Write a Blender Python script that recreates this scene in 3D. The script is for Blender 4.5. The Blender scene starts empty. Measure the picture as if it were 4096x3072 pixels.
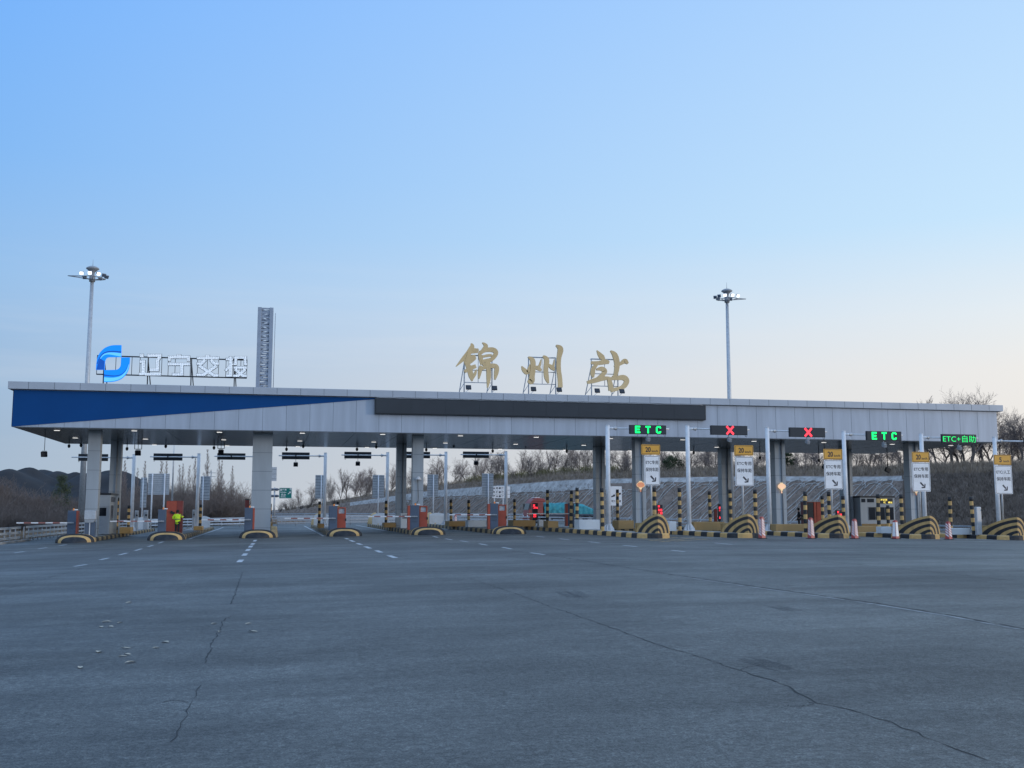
import bpy, bmesh, math, random
from mathutils import Vector, Matrix
R = math.radians
PI = math.pi
SC = bpy.context.scene
C = SC.collection
# ------------------------------------------------------------------ camera geometry (survey of the place from the photograph)
F, HZ, VX, H = 4250., 2040., 1096., 1.7
TH = math.atan((HZ-1536)/F)
PSI = math.atan((2048-VX)/math.hypot(F, HZ-1536))
F0 = (math.sin(PSI), math.cos(PSI))
R0 = (math.cos(PSI), -math.sin(PSI))

def ray(px, py):
    a = (px-2048)/F
    b = -(py-1536)/F
    fw = math.cos(TH)-b*math.sin(TH)
    return (F0[0]*fw+R0[0]*a, F0[1]*fw+R0[1]*a, math.sin(TH)+b*math.cos(TH))

def at(px, py, W):
    d = ray(px, py)
    t = W/d[1]
    return Vector((d[0]*t, W, H+d[2]*t))

def atx(px, py, X):
    d = ray(px, py)
    t = X/d[0]
    return Vector((X, d[1]*t, H+d[2]*t))

def atz(px, py, Z):
    d = ray(px, py)
    t = (Z-H)/d[2]
    return Vector((d[0]*t, d[1]*t, Z))

def gz(x):
    return max(.12-.0004*(x-20)**2, -.62)

def gnd(px, py, dz=0.):
    d = ray(px, py)
    z = 0.
    for _ in range(30):
        t = (z-H)/d[2]
        z = gz(d[0]*t)+dz
    return Vector((d[0]*t, d[1]*t, z))

# ------------------------------------------------------------------ mesh builder
class MB:
    def __init__(s):
        s.v = []; s.f = []; s.mi = []; s.sm = []; s.m = 0

    def add(s, vs, fs, smooth=False):
        o = len(s.v)
        s.v += [tuple(v) for v in vs]
        s.f += [tuple(i+o for i in f) for f in fs]
        s.mi += [s.m]*len(fs)
        s.sm += [smooth]*len(fs)

    def box(s, x0, x1, y0, y1, z0, z1):
        s.add([(x0,y0,z0),(x1,y0,z0),(x1,y1,z0),(x0,y1,z0),(x0,y0,z1),(x1,y0,z1),(x1,y1,z1),(x0,y1,z1)],
              [(0,3,2,1),(4,5,6,7),(0,1,5,4),(1,2,6,5),(2,3,7,6),(3,0,4,7)])

    def obox(s, c, size, M):
        hx, hy, hz = size[0]/2, size[1]/2, size[2]/2
        c = Vector(c)
        vs = [c+M@Vector(p) for p in [(-hx,-hy,-hz),(hx,-hy,-hz),(hx,hy,-hz),(-hx,hy,-hz),(-hx,-hy,hz),(hx,-hy,hz),(hx,hy,hz),(-hx,hy,hz)]]
        s.add(vs, [(0,3,2,1),(4,5,6,7),(0,1,5,4),(1,2,6,5),(2,3,7,6),(3,0,4,7)])

    def beam(s, p0, p1, w, h):
        p0, p1 = Vector(p0), Vector(p1)
        d = p1-p0
        L = d.length
        q = d.to_track_quat('X', 'Z').to_matrix()
        s.obox((p0+p1)/2, (L, w, h), q)

    def tube(s, pts, rad, n=8, caps=True, smooth=True, mats=None):
        pts = [Vector(p) for p in pts]
        k = len(pts)
        rs = rad if isinstance(rad, (list, tuple)) else [rad]*k
        o = len(s.v)
        up = None
        for i, p in enumerate(pts):
            d = (pts[min(i+1, k-1)]-pts[max(i-1, 0)]).normalized()
            if up is None:
                up = Vector((0, 0, 1)) if abs(d.z) < .9 else Vector((1, 0, 0))
            a = d.cross(up).normalized()
            b = a.cross(d).normalized()
            up = b
            for j in range(n):
                t = 2*PI*j/n
                s.v.append(tuple(p+a*(rs[i]*math.cos(t))+b*(rs[i]*math.sin(t))))
        for i in range(k-1):
            for j in range(n):
                j2 = (j+1) % n
                s.f.append((o+i*n+j, o+i*n+j2, o+(i+1)*n+j2, o+(i+1)*n+j))
                s.mi.append(mats[i] if mats else s.m)
                s.sm.append(smooth)
        if caps:
            s.f.append(tuple(o+j for j in range(n)))
            s.f.append(tuple(o+(k-1)*n+j for j in reversed(range(n))))
            s.mi += [mats[0] if mats else s.m, mats[-1] if mats else s.m]
            s.sm += [False, False]

    def prism(s, poly, y0, y1, smooth=False):
        """poly: (x,z) outline, front face at y0, back at y1"""
        n = len(poly)
        vs = [(p[0], y0, p[1]) for p in poly]+[(p[0], y1, p[1]) for p in poly]
        fs = [tuple(range(n)), tuple(range(2*n-1, n-1, -1))]
        fs += [(i, i+n, (i+1) % n+n, (i+1) % n) for i in range(n)]
        s.add(vs, fs)

    def plate(s, poly, y):
        s.add([(p[0], y, p[1]) for p in poly], [tuple(range(len(poly)))])

    def lathe(s, prof, c=(0, 0, 0), n=16, smooth=True):
        """prof: (r,z)"""
        o = len(s.v)
        for r, z in prof:
            for j in range(n):
                t = 2*PI*j/n
                s.v.append((c[0]+r*math.cos(t), c[1]+r*math.sin(t), c[2]+z))
        for i in range(len(prof)-1):
            for j in range(n):
                j2 = (j+1) % n
                s.f.append((o+i*n+j, o+i*n+j2, o+(i+1)*n+j2, o+(i+1)*n+j))
                s.mi.append(s.m); s.sm.append(smooth)

    def build(s, name, mats, parent=None, bev=0, recalc=True, world=False):
        me = bpy.data.meshes.new(name)
        vs = s.v
        if world and parent is not None:
            L = parent.matrix_world_loc if hasattr(parent, 'matrix_world_loc') else wloc(parent)
            vs = [(v[0]-L[0], v[1]-L[1], v[2]-L[2]) for v in vs]
        me.from_pydata(vs, [], s.f)
        if not isinstance(mats, (list, tuple)):
            mats = [mats]
        for m in mats:
            me.materials.append(m)
        me.polygons.foreach_set('material_index', s.mi)
        me.polygons.foreach_set('use_smooth', s.sm)
        if recalc:
            bm = bmesh.new(); bm.from_mesh(me)
            bmesh.ops.recalc_face_normals(bm, faces=bm.faces)
            bm.to_mesh(me); bm.free()
        me.update()
        o = bpy.data.objects.new(name, me)
        C.objects.link(o)
        if parent is not None:
            o.parent = parent
        if bev:
            b = o.modifiers.new('Bevel', 'BEVEL')
            b.width = bev; b.segments = 2; b.limit_method = 'ANGLE'
        return o

def wloc(o):
    L = Vector(o.location)
    while o.parent is not None:
        o = o.parent
        L += Vector(o.location)
    return L

def tag(o, label=None, cat=None, group=None, kind=None):
    if label: o['label'] = label
    if cat: o['category'] = cat
    if group: o['group'] = group
    if kind: o['kind'] = kind
    return o

def thing(name, label, cat, loc=(0, 0, 0), rotz=0, group=None):
    o = bpy.data.objects.new(name, None)
    C.objects.link(o)
    o.empty_display_size = .2
    o.location = loc
    o.rotation_euler = (0, 0, rotz)
    return tag(o, label, cat, group)

def dup(root, loc, rotz=0, label=None, group=None, scale=None):
    r = root.copy(); C.objects.link(r)
    r.location = loc; r.rotation_euler = (0, 0, rotz)
    if scale is not None: r.scale = scale if isinstance(scale, (tuple, list)) else (scale,)*3
    if label: r['label'] = label
    if group: r['group'] = group
    for ch in list(root.children):
        c = ch.copy(); C.objects.link(c); c.parent = r
        for g in ch.children:
            d = g.copy(); C.objects.link(d); d.parent = c
    return r

# ------------------------------------------------------------------ materials
def nd(nt, typ, **kw):
    n = nt.nodes.new(typ)
    for k, v in kw.items():
        setattr(n, k, v)
    return n

def mat(name, col, rough=.6, metal=0., var=.12, scale=2., bump=0., spec=.4, emit=None, es=0., streak=0., dirt=None, dirtamt=0.):
    m = bpy.data.materials.new(name)
    m.use_nodes = True
    nt = m.node_tree
    b = nt.nodes['Principled BSDF']
    b.inputs['Roughness'].default_value = rough
    b.inputs['Metallic'].default_value = metal
    b.inputs['Specular IOR Level'].default_value = spec
    if emit:
        b.inputs['Emission Color'].default_value = (*emit, 1)
        b.inputs['Emission Strength'].default_value = es
    tc = nd(nt, 'ShaderNodeTexCoord')
    ns = nd(nt, 'ShaderNodeTexNoise')
    ns.inputs['Scale'].default_value = scale
    ns.inputs['Detail'].default_value = 6
    ns.inputs['Roughness'].default_value = .6
    src = tc.outputs['Object']
    if streak:
        mp = nd(nt, 'ShaderNodeMapping')
        mp.inputs['Scale'].default_value = (streak, streak, .25)
        nt.links.new(src, mp.inputs['Vector'])
        src = mp.outputs['Vector']
    nt.links.new(src, ns.inputs['Vector'])
    mr = nd(nt, 'ShaderNodeMapRange')
    mr.inputs['From Min'].default_value = .3
    mr.inputs['From Max'].default_value = .7
    mr.inputs['To Min'].default_value = 1-var
    mr.inputs['To Max'].default_value = 1+var
    nt.links.new(ns.outputs['Fac'], mr.inputs['Value'])
    mx = nd(nt, 'ShaderNodeVectorMath', operation='MULTIPLY')
    mx.inputs[0].default_value = col
    nt.links.new(mr.outputs['Result'], mx.inputs[1])
    out = mx.outputs['Vector']
    if dirt:
        n2 = nd(nt, 'ShaderNodeTexNoise')
        n2.inputs['Scale'].default_value = scale*2.3
        n2.inputs['Detail'].default_value = 8
        n2.inputs['Roughness'].default_value = .7
        nt.links.new(tc.outputs['Object'], n2.inputs['Vector'])
        r2 = nd(nt, 'ShaderNodeMapRange')
        r2.inputs['From Min'].default_value = .48
        r2.inputs['From Max'].default_value = .72
        r2.inputs['To Min'].default_value = 0
        r2.inputs['To Max'].default_value = dirtamt
        nt.links.new(n2.outputs['Fac'], r2.inputs['Value'])
        mm = nd(nt, 'ShaderNodeMix', data_type='RGBA')
        nt.links.new(r2.outputs['Result'], mm.inputs[0])
        nt.links.new(out, mm.inputs[6])
        mm.inputs[7].default_value = (*dirt, 1)
        out = mm.outputs[2]
    nt.links.new(out, b.inputs['Base Color'])
    if bump:
        n3 = nd(nt, 'ShaderNodeTexNoise')
        n3.inputs['Scale'].default_value = scale*12
        n3.inputs['Detail'].default_value = 4
        nt.links.new(tc.outputs['Object'], n3.inputs['Vector'])
        bp = nd(nt, 'ShaderNodeBump')
        bp.inputs['Strength'].default_value = bump
        bp.inputs['Distance'].default_value = .02
        nt.links.new(n3.outputs['Fac'], bp.inputs['Height'])
        nt.links.new(bp.outputs['Normal'], b.inputs['Normal'])
    return m

M = {}
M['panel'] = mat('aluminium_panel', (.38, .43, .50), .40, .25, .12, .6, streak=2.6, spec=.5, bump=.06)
M['coping'] = mat('coping_metal', (.40, .44, .49), .42, .25, .08, .5)
M['joint'] = mat('joint_sealant', (.10, .12, .14), .8)
M['blue'] = mat('blue_cladding', (.004, .060, .215), .55, 0, .06, .4, spec=.12)
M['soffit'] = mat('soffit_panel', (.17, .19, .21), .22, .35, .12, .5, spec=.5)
M['darkmetal'] = mat('dark_metal', (.025, .03, .036), .45, .2, .2, 3)
M['screen'] = mat('led_screen_off', (.028, .034, .042), .35, 0, .10, .8)
M['column'] = mat('column_cladding', (.36, .40, .43), .4, .2, .10, .8, streak=1.5)
M['white'] = mat('white_paint', (.72, .75, .78), .4, 0, .08, 1.5, dirt=(.35, .33, .30), dirtamt=.35)
M['galv'] = mat('galvanised_steel', (.48, .51, .54), .45, .45, .14, 4, dirt=(.25, .23, .2), dirtamt=.3)
M['greypaint'] = mat('grey_paint', (.30, .33, .36), .5, .1, .12, 2, dirt=(.16, .15, .14), dirtamt=.3)
M['slate'] = mat('slate_blue_paint', (.075, .105, .155), .45, 0, .10, 2)
M['red'] = mat('red_paint', (.38, .075, .042), .45, 0, .14, 1.6, dirt=(.22, .05, .03), dirtamt=.4)
M['maroon'] = mat('maroon_paint', (.22, .045, .035), .5, 0, .15, 1.6)
M['redstripe'] = mat('red_reflective', (.42, .085, .085), .4, 0, .1, 4)
M['orange'] = mat('orange_lens', (.8, .25, .04), .3, 0, .1, 4, emit=(1, .35, .1), es=.15)
M['yellow'] = mat('yellow_paint', (.58, .38, .15), .65, 0, .16, 2.2, bump=.15, dirt=(.22, .17, .11), dirtamt=.55)
M['yellowold'] = mat('yellow_paint_worn', (.36, .27, .14), .75, 0, .25, 2.5, bump=.2, dirt=(.13, .12, .10), dirtamt=.8)
M['black'] = mat('black_paint', (.018, .022, .028), .6, 0, .2, 2.2, bump=.15, dirt=(.10, .09, .08), dirtamt=.45)
M['blackold'] = mat('black_paint_worn', (.035, .036, .036), .75, 0, .3, 2.5, bump=.2, dirt=(.12, .11, .10), dirtamt=.8)
M['concrete'] = mat('concrete', (.30, .31, .31), .8, 0, .16, 1.2, bump=.2, dirt=(.17, .16, .15), dirtamt=.5)
M['pale'] = mat('pale_concrete', (.60, .65, .68), .7, 0, .08, 1.2, bump=.1, dirt=(.4, .39, .36), dirtamt=.3)
M['ochre'] = mat('ochre_wall', (.34, .23, .10), .75, 0, .12, 1.4, bump=.15, dirt=(.18, .14, .09), dirtamt=.45)
M['amber'] = mat('amber_plate', (.72, .38, .06), .45, 0, .06, 2)
M['signwhite'] = mat('sign_white', (.82, .84, .86), .4, 0, .05, 2, dirt=(.5, .5, .48), dirtamt=.3)
M['ink'] = mat('sign_ink', (.018, .022, .035), .5)
M['signgreen'] = mat('sign_green', (.0, .16, .14), .4, 0, .06, 2)
M['gold'] = mat('gold_letter', (.66, .49, .25), .5, .0, .12, 1.5, streak=1)
M['golddark'] = mat('gold_letter_edge', (.30, .20, .10), .5, .3, .1, 1.5)
M['ledgreen'] = mat('led_green', (0, .3, .05), .4, emit=(.0, 1., .16), es=2.2)
M['ledgreensoft'] = mat('led_green_text', (0, .3, .05), .4, emit=(.0, 1., .2), es=1.25)
M['ledred'] = mat('led_red', (.4, .02, .02), .4, emit=(1., .035, .06), es=2.4)
M['ledyellow'] = mat('led_yellow', (.4, .3, .02), .4, emit=(1., .80, .16), es=1.3)
M['lamp'] = mat('lamp_diffuser', (.8, .8, .8), .4, emit=(1., .98, .95), es=1.5)
M['flood'] = mat('flood_lens', (.8, .8, .85), .2, emit=(.92, .96, 1.), es=2.2)
M['lens'] = mat('dark_lens', (.01, .012, .02), .08, 0, .05, 2, spec=.7)
M['glass'] = mat('dark_glass', (.010, .013, .018), .12, 0, .05, 2, spec=.3)
M['lantern'] = mat('lantern_body', (.6, .25, .13), .5, emit=(1., .40, .22), es=.32)
M['lanternb'] = mat('lantern_bright', (.8, .5, .3), .5, emit=(1., .60, .40), es=.6)
M['lanternrim'] = mat('lantern_rim', (.7, .55, .3), .5, emit=(1., .75, .45), es=.5)
M['armred'] = mat('faded_red_tape', (.30, .13, .115), .55, 0, .2, 4)
M['cabred'] = mat('dusty_red_cab', (.27, .060, .055), .5, 0, .15, 2, dirt=(.2, .12, .1), dirtamt=.5)
M['logo'] = mat('logo_blue', (.0, .14, .55), .4, emit=(.0, .28, 1.), es=.70)
M['logodark'] = mat('logo_deep_blue', (.0, .07, .35), .35, emit=(.0, .07, .42), es=.6)
M['logolight'] = mat('logo_light_blue', (.05, .3, .8), .35, emit=(.12, .48, 1.), es=.95)
M['rubber'] = mat('tyre_rubber', (.015, .016, .018), .8, 0, .2, 5)
M['tarp'] = mat('teal_tarpaulin', (.035, .26, .31), .65, 0, .4, 2.2, bump=.9, dirt=(.015, .10, .13), dirtamt=.6)
M['skin'] = mat('skin', (.42, .25, .17), .6, 0, .05, 8)
M['hair'] = mat('black_hair', (.015, .013, .012), .7)
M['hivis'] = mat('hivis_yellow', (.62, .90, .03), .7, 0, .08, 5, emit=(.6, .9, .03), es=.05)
M['silver'] = mat('reflective_tape', (.10, .12, .11), .4)
M['trousers'] = mat('dark_trousers', (.018, .02, .026), .8, 0, .15, 6)
M['khaki'] = mat('khaki_cloth', (.22, .19, .12), .8, 0, .2, 6)
M['bark'] = mat('bark', (.12, .10, .09), .9, 0, .3, 6)
M['twig'] = mat('twigs', (.235, .195, .18), .9, 0, .3, 3)
M['redtwig'] = mat('reddish_twigs', (.18, .15, .135), .9, 0, .3, 3)
M['needle'] = mat('dull_needles', (.060, .080, .040), .8, 0, .4, 2)
M['grass'] = mat('dry_grass', (.31, .25, .19), .9, 0, .35, .8)
M['grassdark'] = mat('dark_dry_grass', (.20, .168, .142), .9, 0, .35, .8)
M['olive'] = mat('olive_scrub', (.20, .18, .085), .9, 0, .3, 1)
M['soil'] = mat('slope_soil', (.215, .168, .138), .95, 0, .35, .9, bump=.6, dirt=(.17, .15, .13), dirtamt=.6)
M['shotcrete'] = mat('slope_concrete', (.40, .395, .385), .85, 0, .3, .7, bump=.5, dirt=(.17, .145, .125), dirtamt=.85)
M['coal'] = mat('dark_spoil', (.022, .025, .030), .9, 0, .3, .15, bump=.5, dirt=(.05, .045, .042), dirtamt=.6)
M['paint'] = mat('road_paint', (.50, .53, .55), .6, 0, .12, 3, dirt=(.2, .2, .2), dirtamt=.6)
M['paintyellow'] = mat('road_paint_yellow', (.36, .27, .14), .6, 0, .2, 3, dirt=(.1, .1, .1), dirtamt=.8)
M['tar'] = mat('crack_tar', (.022, .024, .026), .75, 0, .3, 6)
M['leaf'] = mat('pale_leaf', (.46, .42, .33), .7, 0, .2, 20)
M['lightcol'] = mat('pale_render', (.50, .49, .46), .85, 0, .12, 1)
M['wire'] = mat('black_cable', (.01, .01, .012), .6)
M['steelblue'] = mat('painted_lattice', (.30, .35, .42), .45, .3, .1, 2)

def dotted(name, col, dark, scale, emit=None, es=0.):
    """white letter face pierced by a grid of small dark LED points"""
    m = mat(name, col, .5, 0, .05, 2, emit=emit, es=es)
    nt = m.node_tree
    b = nt.nodes['Principled BSDF']
    tc = nd(nt, 'ShaderNodeTexCoord')
    vo = nd(nt, 'ShaderNodeTexVoronoi')
    vo.inputs['Scale'].default_value = scale
    vo.inputs['Randomness'].default_value = .25
    vo.voronoi_dimensions = '2D'
    sp = nd(nt, 'ShaderNodeSeparateXYZ'); cb = nd(nt, 'ShaderNodeCombineXYZ')
    nt.links.new(tc.outputs['Object'], sp.inputs[0])
    nt.links.new(sp.outputs['X'], cb.inputs['X']); nt.links.new(sp.outputs['Z'], cb.inputs['Y'])
    nt.links.new(cb.outputs[0], vo.inputs['Vector'])
    gt = nd(nt, 'ShaderNodeMath', operation='LESS_THAN')
    gt.inputs[1].default_value = .30
    nt.links.new(vo.outputs['Distance'], gt.inputs[0])
    mx = nd(nt, 'ShaderNodeMix', data_type='RGBA')
    nt.links.new(gt.outputs[0], mx.inputs[0])
    old = b.inputs['Base Color'].links[0].from_socket
    nt.links.new(old, mx.inputs[6])
    mx.inputs[7].default_value = (*dark, 1)
    nt.links.new(mx.outputs[2], b.inputs['Base Color'])
    nt.links.new(mx.outputs[2], b.inputs['Emission Color'])
    return m
M['dotwhite'] = dotted('led_letter_face', (.78, .85, .90), (.34, .42, .50), 9.0, emit=(.75, .9, 1.), es=.34)

def asphalt_mat():
    m = bpy.data.materials.new('asphalt')
    m.use_nodes = True
    nt = m.node_tree
    b = nt.nodes['Principled BSDF']
    tc = nd(nt, 'ShaderNodeTexCoord')
    o = tc.outputs['Object']
    def noise(scale, detail=4, rough=.6, stretch=None):
        n = nd(nt, 'ShaderNodeTexNoise')
        n.inputs['Scale'].default_value = scale
        n.inputs['Detail'].default_value = detail
        n.inputs['Roughness'].default_value = rough
        if stretch:
            mp = nd(nt, 'ShaderNodeMapping')
            mp.inputs['Scale'].default_value = stretch
            mp.inputs['Rotation'].default_value = (0, 0, R(9))
            nt.links.new(o, mp.inputs['Vector'])
            nt.links.new(mp.outputs['Vector'], n.inputs['Vector'])
        else:
            nt.links.new(o, n.inputs['Vector'])
        return n.outputs['Fac']
    def mrange(v, a, c, t0, t1):
        r = nd(nt, 'ShaderNodeMapRange')
        r.inputs['From Min'].default_value = a
        r.inputs['From Max'].default_value = c
        r.inputs['To Min'].default_value = t0
        r.inputs['To Max'].default_value = t1
        nt.links.new(v, r.inputs['Value'])
        return r.outputs['Result']
    def mul(a, c):
        n = nd(nt, 'ShaderNodeMath', operation='MULTIPLY')
        nt.links.new(a, n.inputs[0]); nt.links.new(c, n.inputs[1])
        return n.outputs[0]
    grain = noise(62, 3, .8)
    grain2 = noise(17, 4, .75)
    coarse = noise(5.5, 5, .75)
    patch = noise(.16, 5, .6)
    streak = noise(.55, 6, .65, (.10, 1.5, 1))
    blot = noise(.9, 6, .65)
    f = mul(mrange(grain, .41, .59, .45, 1.6), mrange(grain2, .40, .60, .66, 1.36))
    f = mul(f, mrange(coarse, .38, .62, .84, 1.17))
    f = mul(f, mrange(patch, .32, .68, .72, 1.28))
    f = mul(f, mrange(streak, .34, .68, .74, 1.42))
    f = mul(f, mrange(blot, .3, .7, .84, 1.16))
    vm = nd(nt, 'ShaderNodeVectorMath', operation='MULTIPLY')
    vm.inputs[0].default_value = ASPH
    nt.links.new(f, vm.inputs[1])
    nt.links.new(vm.outputs['Vector'], b.inputs['Base Color'])
    nt.links.new(mrange(patch, .3, .7, .66, .50), b.inputs['Roughness'])
    b.inputs['Specular IOR Level'].default_value = .5
    bp = nd(nt, 'ShaderNodeBump')
    bp.inputs['Strength'].default_value = .8
    bp.inputs['Distance'].default_value = .012
    ad = nd(nt, 'ShaderNodeMath', operation='ADD')
    nt.links.new(grain, ad.inputs[0]); nt.links.new(grain2, ad.inputs[1])
    nt.links.new(ad.outputs[0], bp.inputs['Height'])
    nt.links.new(bp.outputs['Normal'], b.inputs['Normal'])
    return m
ASPH = (.077, .082, .078)
M['asphalt'] = asphalt_mat()
M['earth'] = mat('earth', (.12, .105, .085), .95, 0, .3, .08, bump=.3, dirt=(.09, .085, .06), dirtamt=.6)

# ------------------------------------------------------------------ lettering (built-in font, turned into meshes)
def text_mesh(s, w=None, h=None, bold=.0, depth=.006, spacing=1., plane='xz'):
    """mesh centred on (0,0), facing -y; fitted to width w and/or height h"""
    cu = bpy.data.curves.new('tmp', 'FONT')
    cu.body = s
    cu.offset = bold
    cu.space_character = spacing
    o = bpy.data.objects.new('tmp', cu)
    C.objects.link(o)
    dg = bpy.context.evaluated_depsgraph_get()
    dg.update()
    me = bpy.data.meshes.new_from_object(o.evaluated_get(dg))
    bpy.data.objects.remove(o)
    bpy.data.curves.remove(cu)
    xs = [v.co.x for v in me.vertices]; ys = [v.co.y for v in me.vertices]
    x0, x1, y0, y1 = min(xs), max(xs), min(ys), max(ys)
    sx = w/(x1-x0) if w else None
    sy = h/(y1-y0) if h else None
    sx = sx or sy; sy = sy or sx
    vs = [((v.co.x-(x0+x1)/2)*sx, (v.co.y-(y0+y1)/2)*sy) for v in me.vertices]
    fs = [tuple(p.vertices) for p in me.polygons]
    bpy.data.meshes.remove(me)
    return vs, fs

def lettering(mb, s, cx, y, cz, w=None, h=None, bold=.012, spacing=1.):
    """adds lettering lying on a plane facing -y at depth y, centred at cx,cz"""
    vs, fs = text_mesh(s, w, h, bold, spacing=spacing)
    mb.add([(cx+a, y, cz+b) for a, b in vs], fs)

def brush(pts, n=5):
    """variable-width stroke outline from (x,y,w) points (smooth)"""
    P = pts
    out = []
    for i in range(len(P)-1):
        p0 = P[max(i-1, 0)]; p1 = P[i]; p2 = P[i+1]; p3 = P[min(i+2, len(P)-1)]
        for k in range(n):
            t = k/n
            r = []
            for c in range(3):
                a, b, d, e = p0[c], p1[c], p2[c], p3[c]
                r.append(.5*((2*b)+(-a+d)*t+(2*a-5*b+4*d-e)*t*t+(-a+3*b-3*d+e)*t*t*t))
            out.append(r)
    out.append(list(P[-1]))
    L, Rr = [], []
    for i, p in enumerate(out):
        q0 = out[max(i-1, 0)]; q1 = out[min(i+1, len(out)-1)]
        dx, dy = q1[0]-q0[0], q1[1]-q0[1]
        l = math.hypot(dx, dy) or 1
        w = max(p[2], 3)/2
        L.append((p[0]-dy/l*w, p[1]+dx/l*w)); Rr.append((p[0]+dy/l*w, p[1]-dx/l*w))
    return L+Rr[::-1], L, Rr

def ribbon(mb, L, Rr, fx, y0, y1):
    k = len(L)
    A = [fx(*p) for p in L]; B = [fx(*p) for p in Rr]
    vs = [(p[0], y0, p[1]) for p in A]+[(p[0], y0, p[1]) for p in B]+[(p[0], y1, p[1]) for p in A]+[(p[0], y1, p[1]) for p in B]
    fs = []
    for i in range(k-1):
        fs += [(i, i+1, k+i+1, k+i), (2*k+i, 3*k+i, 3*k+i+1, 2*k+i+1), (i, 2*k+i, 2*k+i+1, i+1), (k+i, k+i+1, 3*k+i+1, 3*k+i)]
    fs += [(0, k, 3*k, 2*k), (k-1, 3*k-1, 4*k-1, 2*k-1)]
    mb.add(vs, fs)

# ================================================================== GROUND
def strip_sheet(name, m, x0, x1, y0, y1, dz, far=False):
    xs = [x0]
    x = -24.
    brk = []
    while x <= 64:
        brk.append(x); x += 2
    xs = sorted(set([x0, x1]+[b for b in brk if x0 < b < x1]))
    mb = MB()
    n = len(xs)
    vs = [(x, y0, gz(x)+dz) for x in xs]+[(x, y1, gz(x)+dz) for x in xs]
    mb.add(vs, [(i, i+1, n+i+1, n+i) for i in range(n-1)])
    o = mb.build(name, m, recalc=False)
    tag(o, kind='structure')
    return o
strip_sheet('ground', M['earth'], -3000, 3000, -400, 6000, -.03)
strip_sheet('plaza_road', M['asphalt'], -17.6, 62.5, -60, 119, 0)

def ground_strip(pts, w, dz=.004):
    """flat strip following the plaza surface through world xy points"""
    mb_v, mb_f = [], []
    k = len(pts)
    for i, p in enumerate(pts):
        q0 = pts[max(i-1, 0)]; q1 = pts[min(i+1, k-1)]
        dx, dy = q1[0]-q0[0], q1[1]-q0[1]
        l = math.hypot(dx, dy) or 1
        ww = (w[i] if isinstance(w, list) else w)/2
        for s in (-1, 1):
            x, y = p[0]-s*dy/l*ww, p[1]+s*dx/l*ww
            mb_v.append((x, y, gl(x)+dz))
    for i in range(k-1):
        mb_f.append((2*i, 2*i+2, 2*i+3, 2*i+1))
    return mb_v, mb_f

def gl(x):
    """height of the faceted sheet (breaks every 2 m)"""
    a = math.floor(x/2)*2
    t = (x-a)/2
    return gz(a)*(1-t)+gz(a+2)*t

marks = MB()
DASH = [((57,2212),(97,2206)),((153,2196),(188,2190)),((236,2183),(267,2178)),
 ((296,2266),(347,2258)),((398,2240),(435,2232)),((477,2220),(509,2212)),((540,2203),(567,2195)),((592,2187),(613,2181)),((634,2173),(653,2167)),
 ((956,2249),(966,2239)),((975,2223),(983,2214)),((988,2204),(996,2196)),((999,2190),(1006,2183)),((1008,2179),(1014,2173)),((1017,2166),(1022,2160)),
 ((1382,2153),(1393,2157)),((1400,2161),(1416,2167)),((1429,2173),(1445,2179)),((1461,2186),(1481,2194)),((1505,2202),(1525,2210)),((1555,2222),(1583,2232)),
 ((1732,2145),(1752,2150)),((1782,2155),(1810,2160)),((1841,2163),(1872,2168)),((1917,2175),(1949,2181)),((2009,2189),(2046,2196)),((2122,2211),(2178,2219)),
 ((2145,2145),(2178,2149)),((2238,2155),(2279,2160)),((2353,2167),(2400,2172)),((2492,2181),(2548,2187)),((2687,2201),(2738,2207)),
 ((2860,2172),(2930,2178)),((2990,2164),(3060,2166))]
for a, b in DASH:
    p, q = gnd(*a), gnd(*b)
    w = .19 if 950 < a[0] < 1600 else .14
    marks.add(*ground_strip([p, q], w))
# edge lines beside the islands, stop lines and the far lane lines
for x0, y0, y1 in ((-5.2, 71, 118), (.25, 71, 118), (3.2, 71, 117), (5.7, 84, 118), (8.7, 84, 117), (14.1, 84, 117), (22.4, 60, 80), (31., 58, 80), (33.6, 58, 80), (42.4, 57, 80)):
    marks.add(*ground_strip([(x0, y0), (x0, (y0+y1)/2), (x0, y1)], .13))
for x0, x1, y in ((22.6, 25.4, 58.2), (28., 31, 57.6), (33.6, 36.8, 57.4), (39.3, 42.4, 57.)):
    marks.add(*ground_strip([(x0+.5*i*(x1-x0)/2, y) for i in range(5)], .28))
tag(marks.build('lane_markings', M['paint'], recalc=False), kind='structure')
hat = MB()
for a, b in (((2600,2163),(2700,2150)), ((2640,2168),(2780,2151)), ((2700,2166),(2830,2156)), ((2600,2150),(2740,2163)), ((2690,2149),(2830,2160)), ((2560,2156),(2680,2167))):
    hat.add(*ground_strip([gnd(*a), gnd((a[0]+b[0])/2, (a[1]+b[1])/2), gnd(*b)], .16, .008))
tag(hat.build('hatched_markings', M['paintyellow'], recalc=False), kind='structure')

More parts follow.
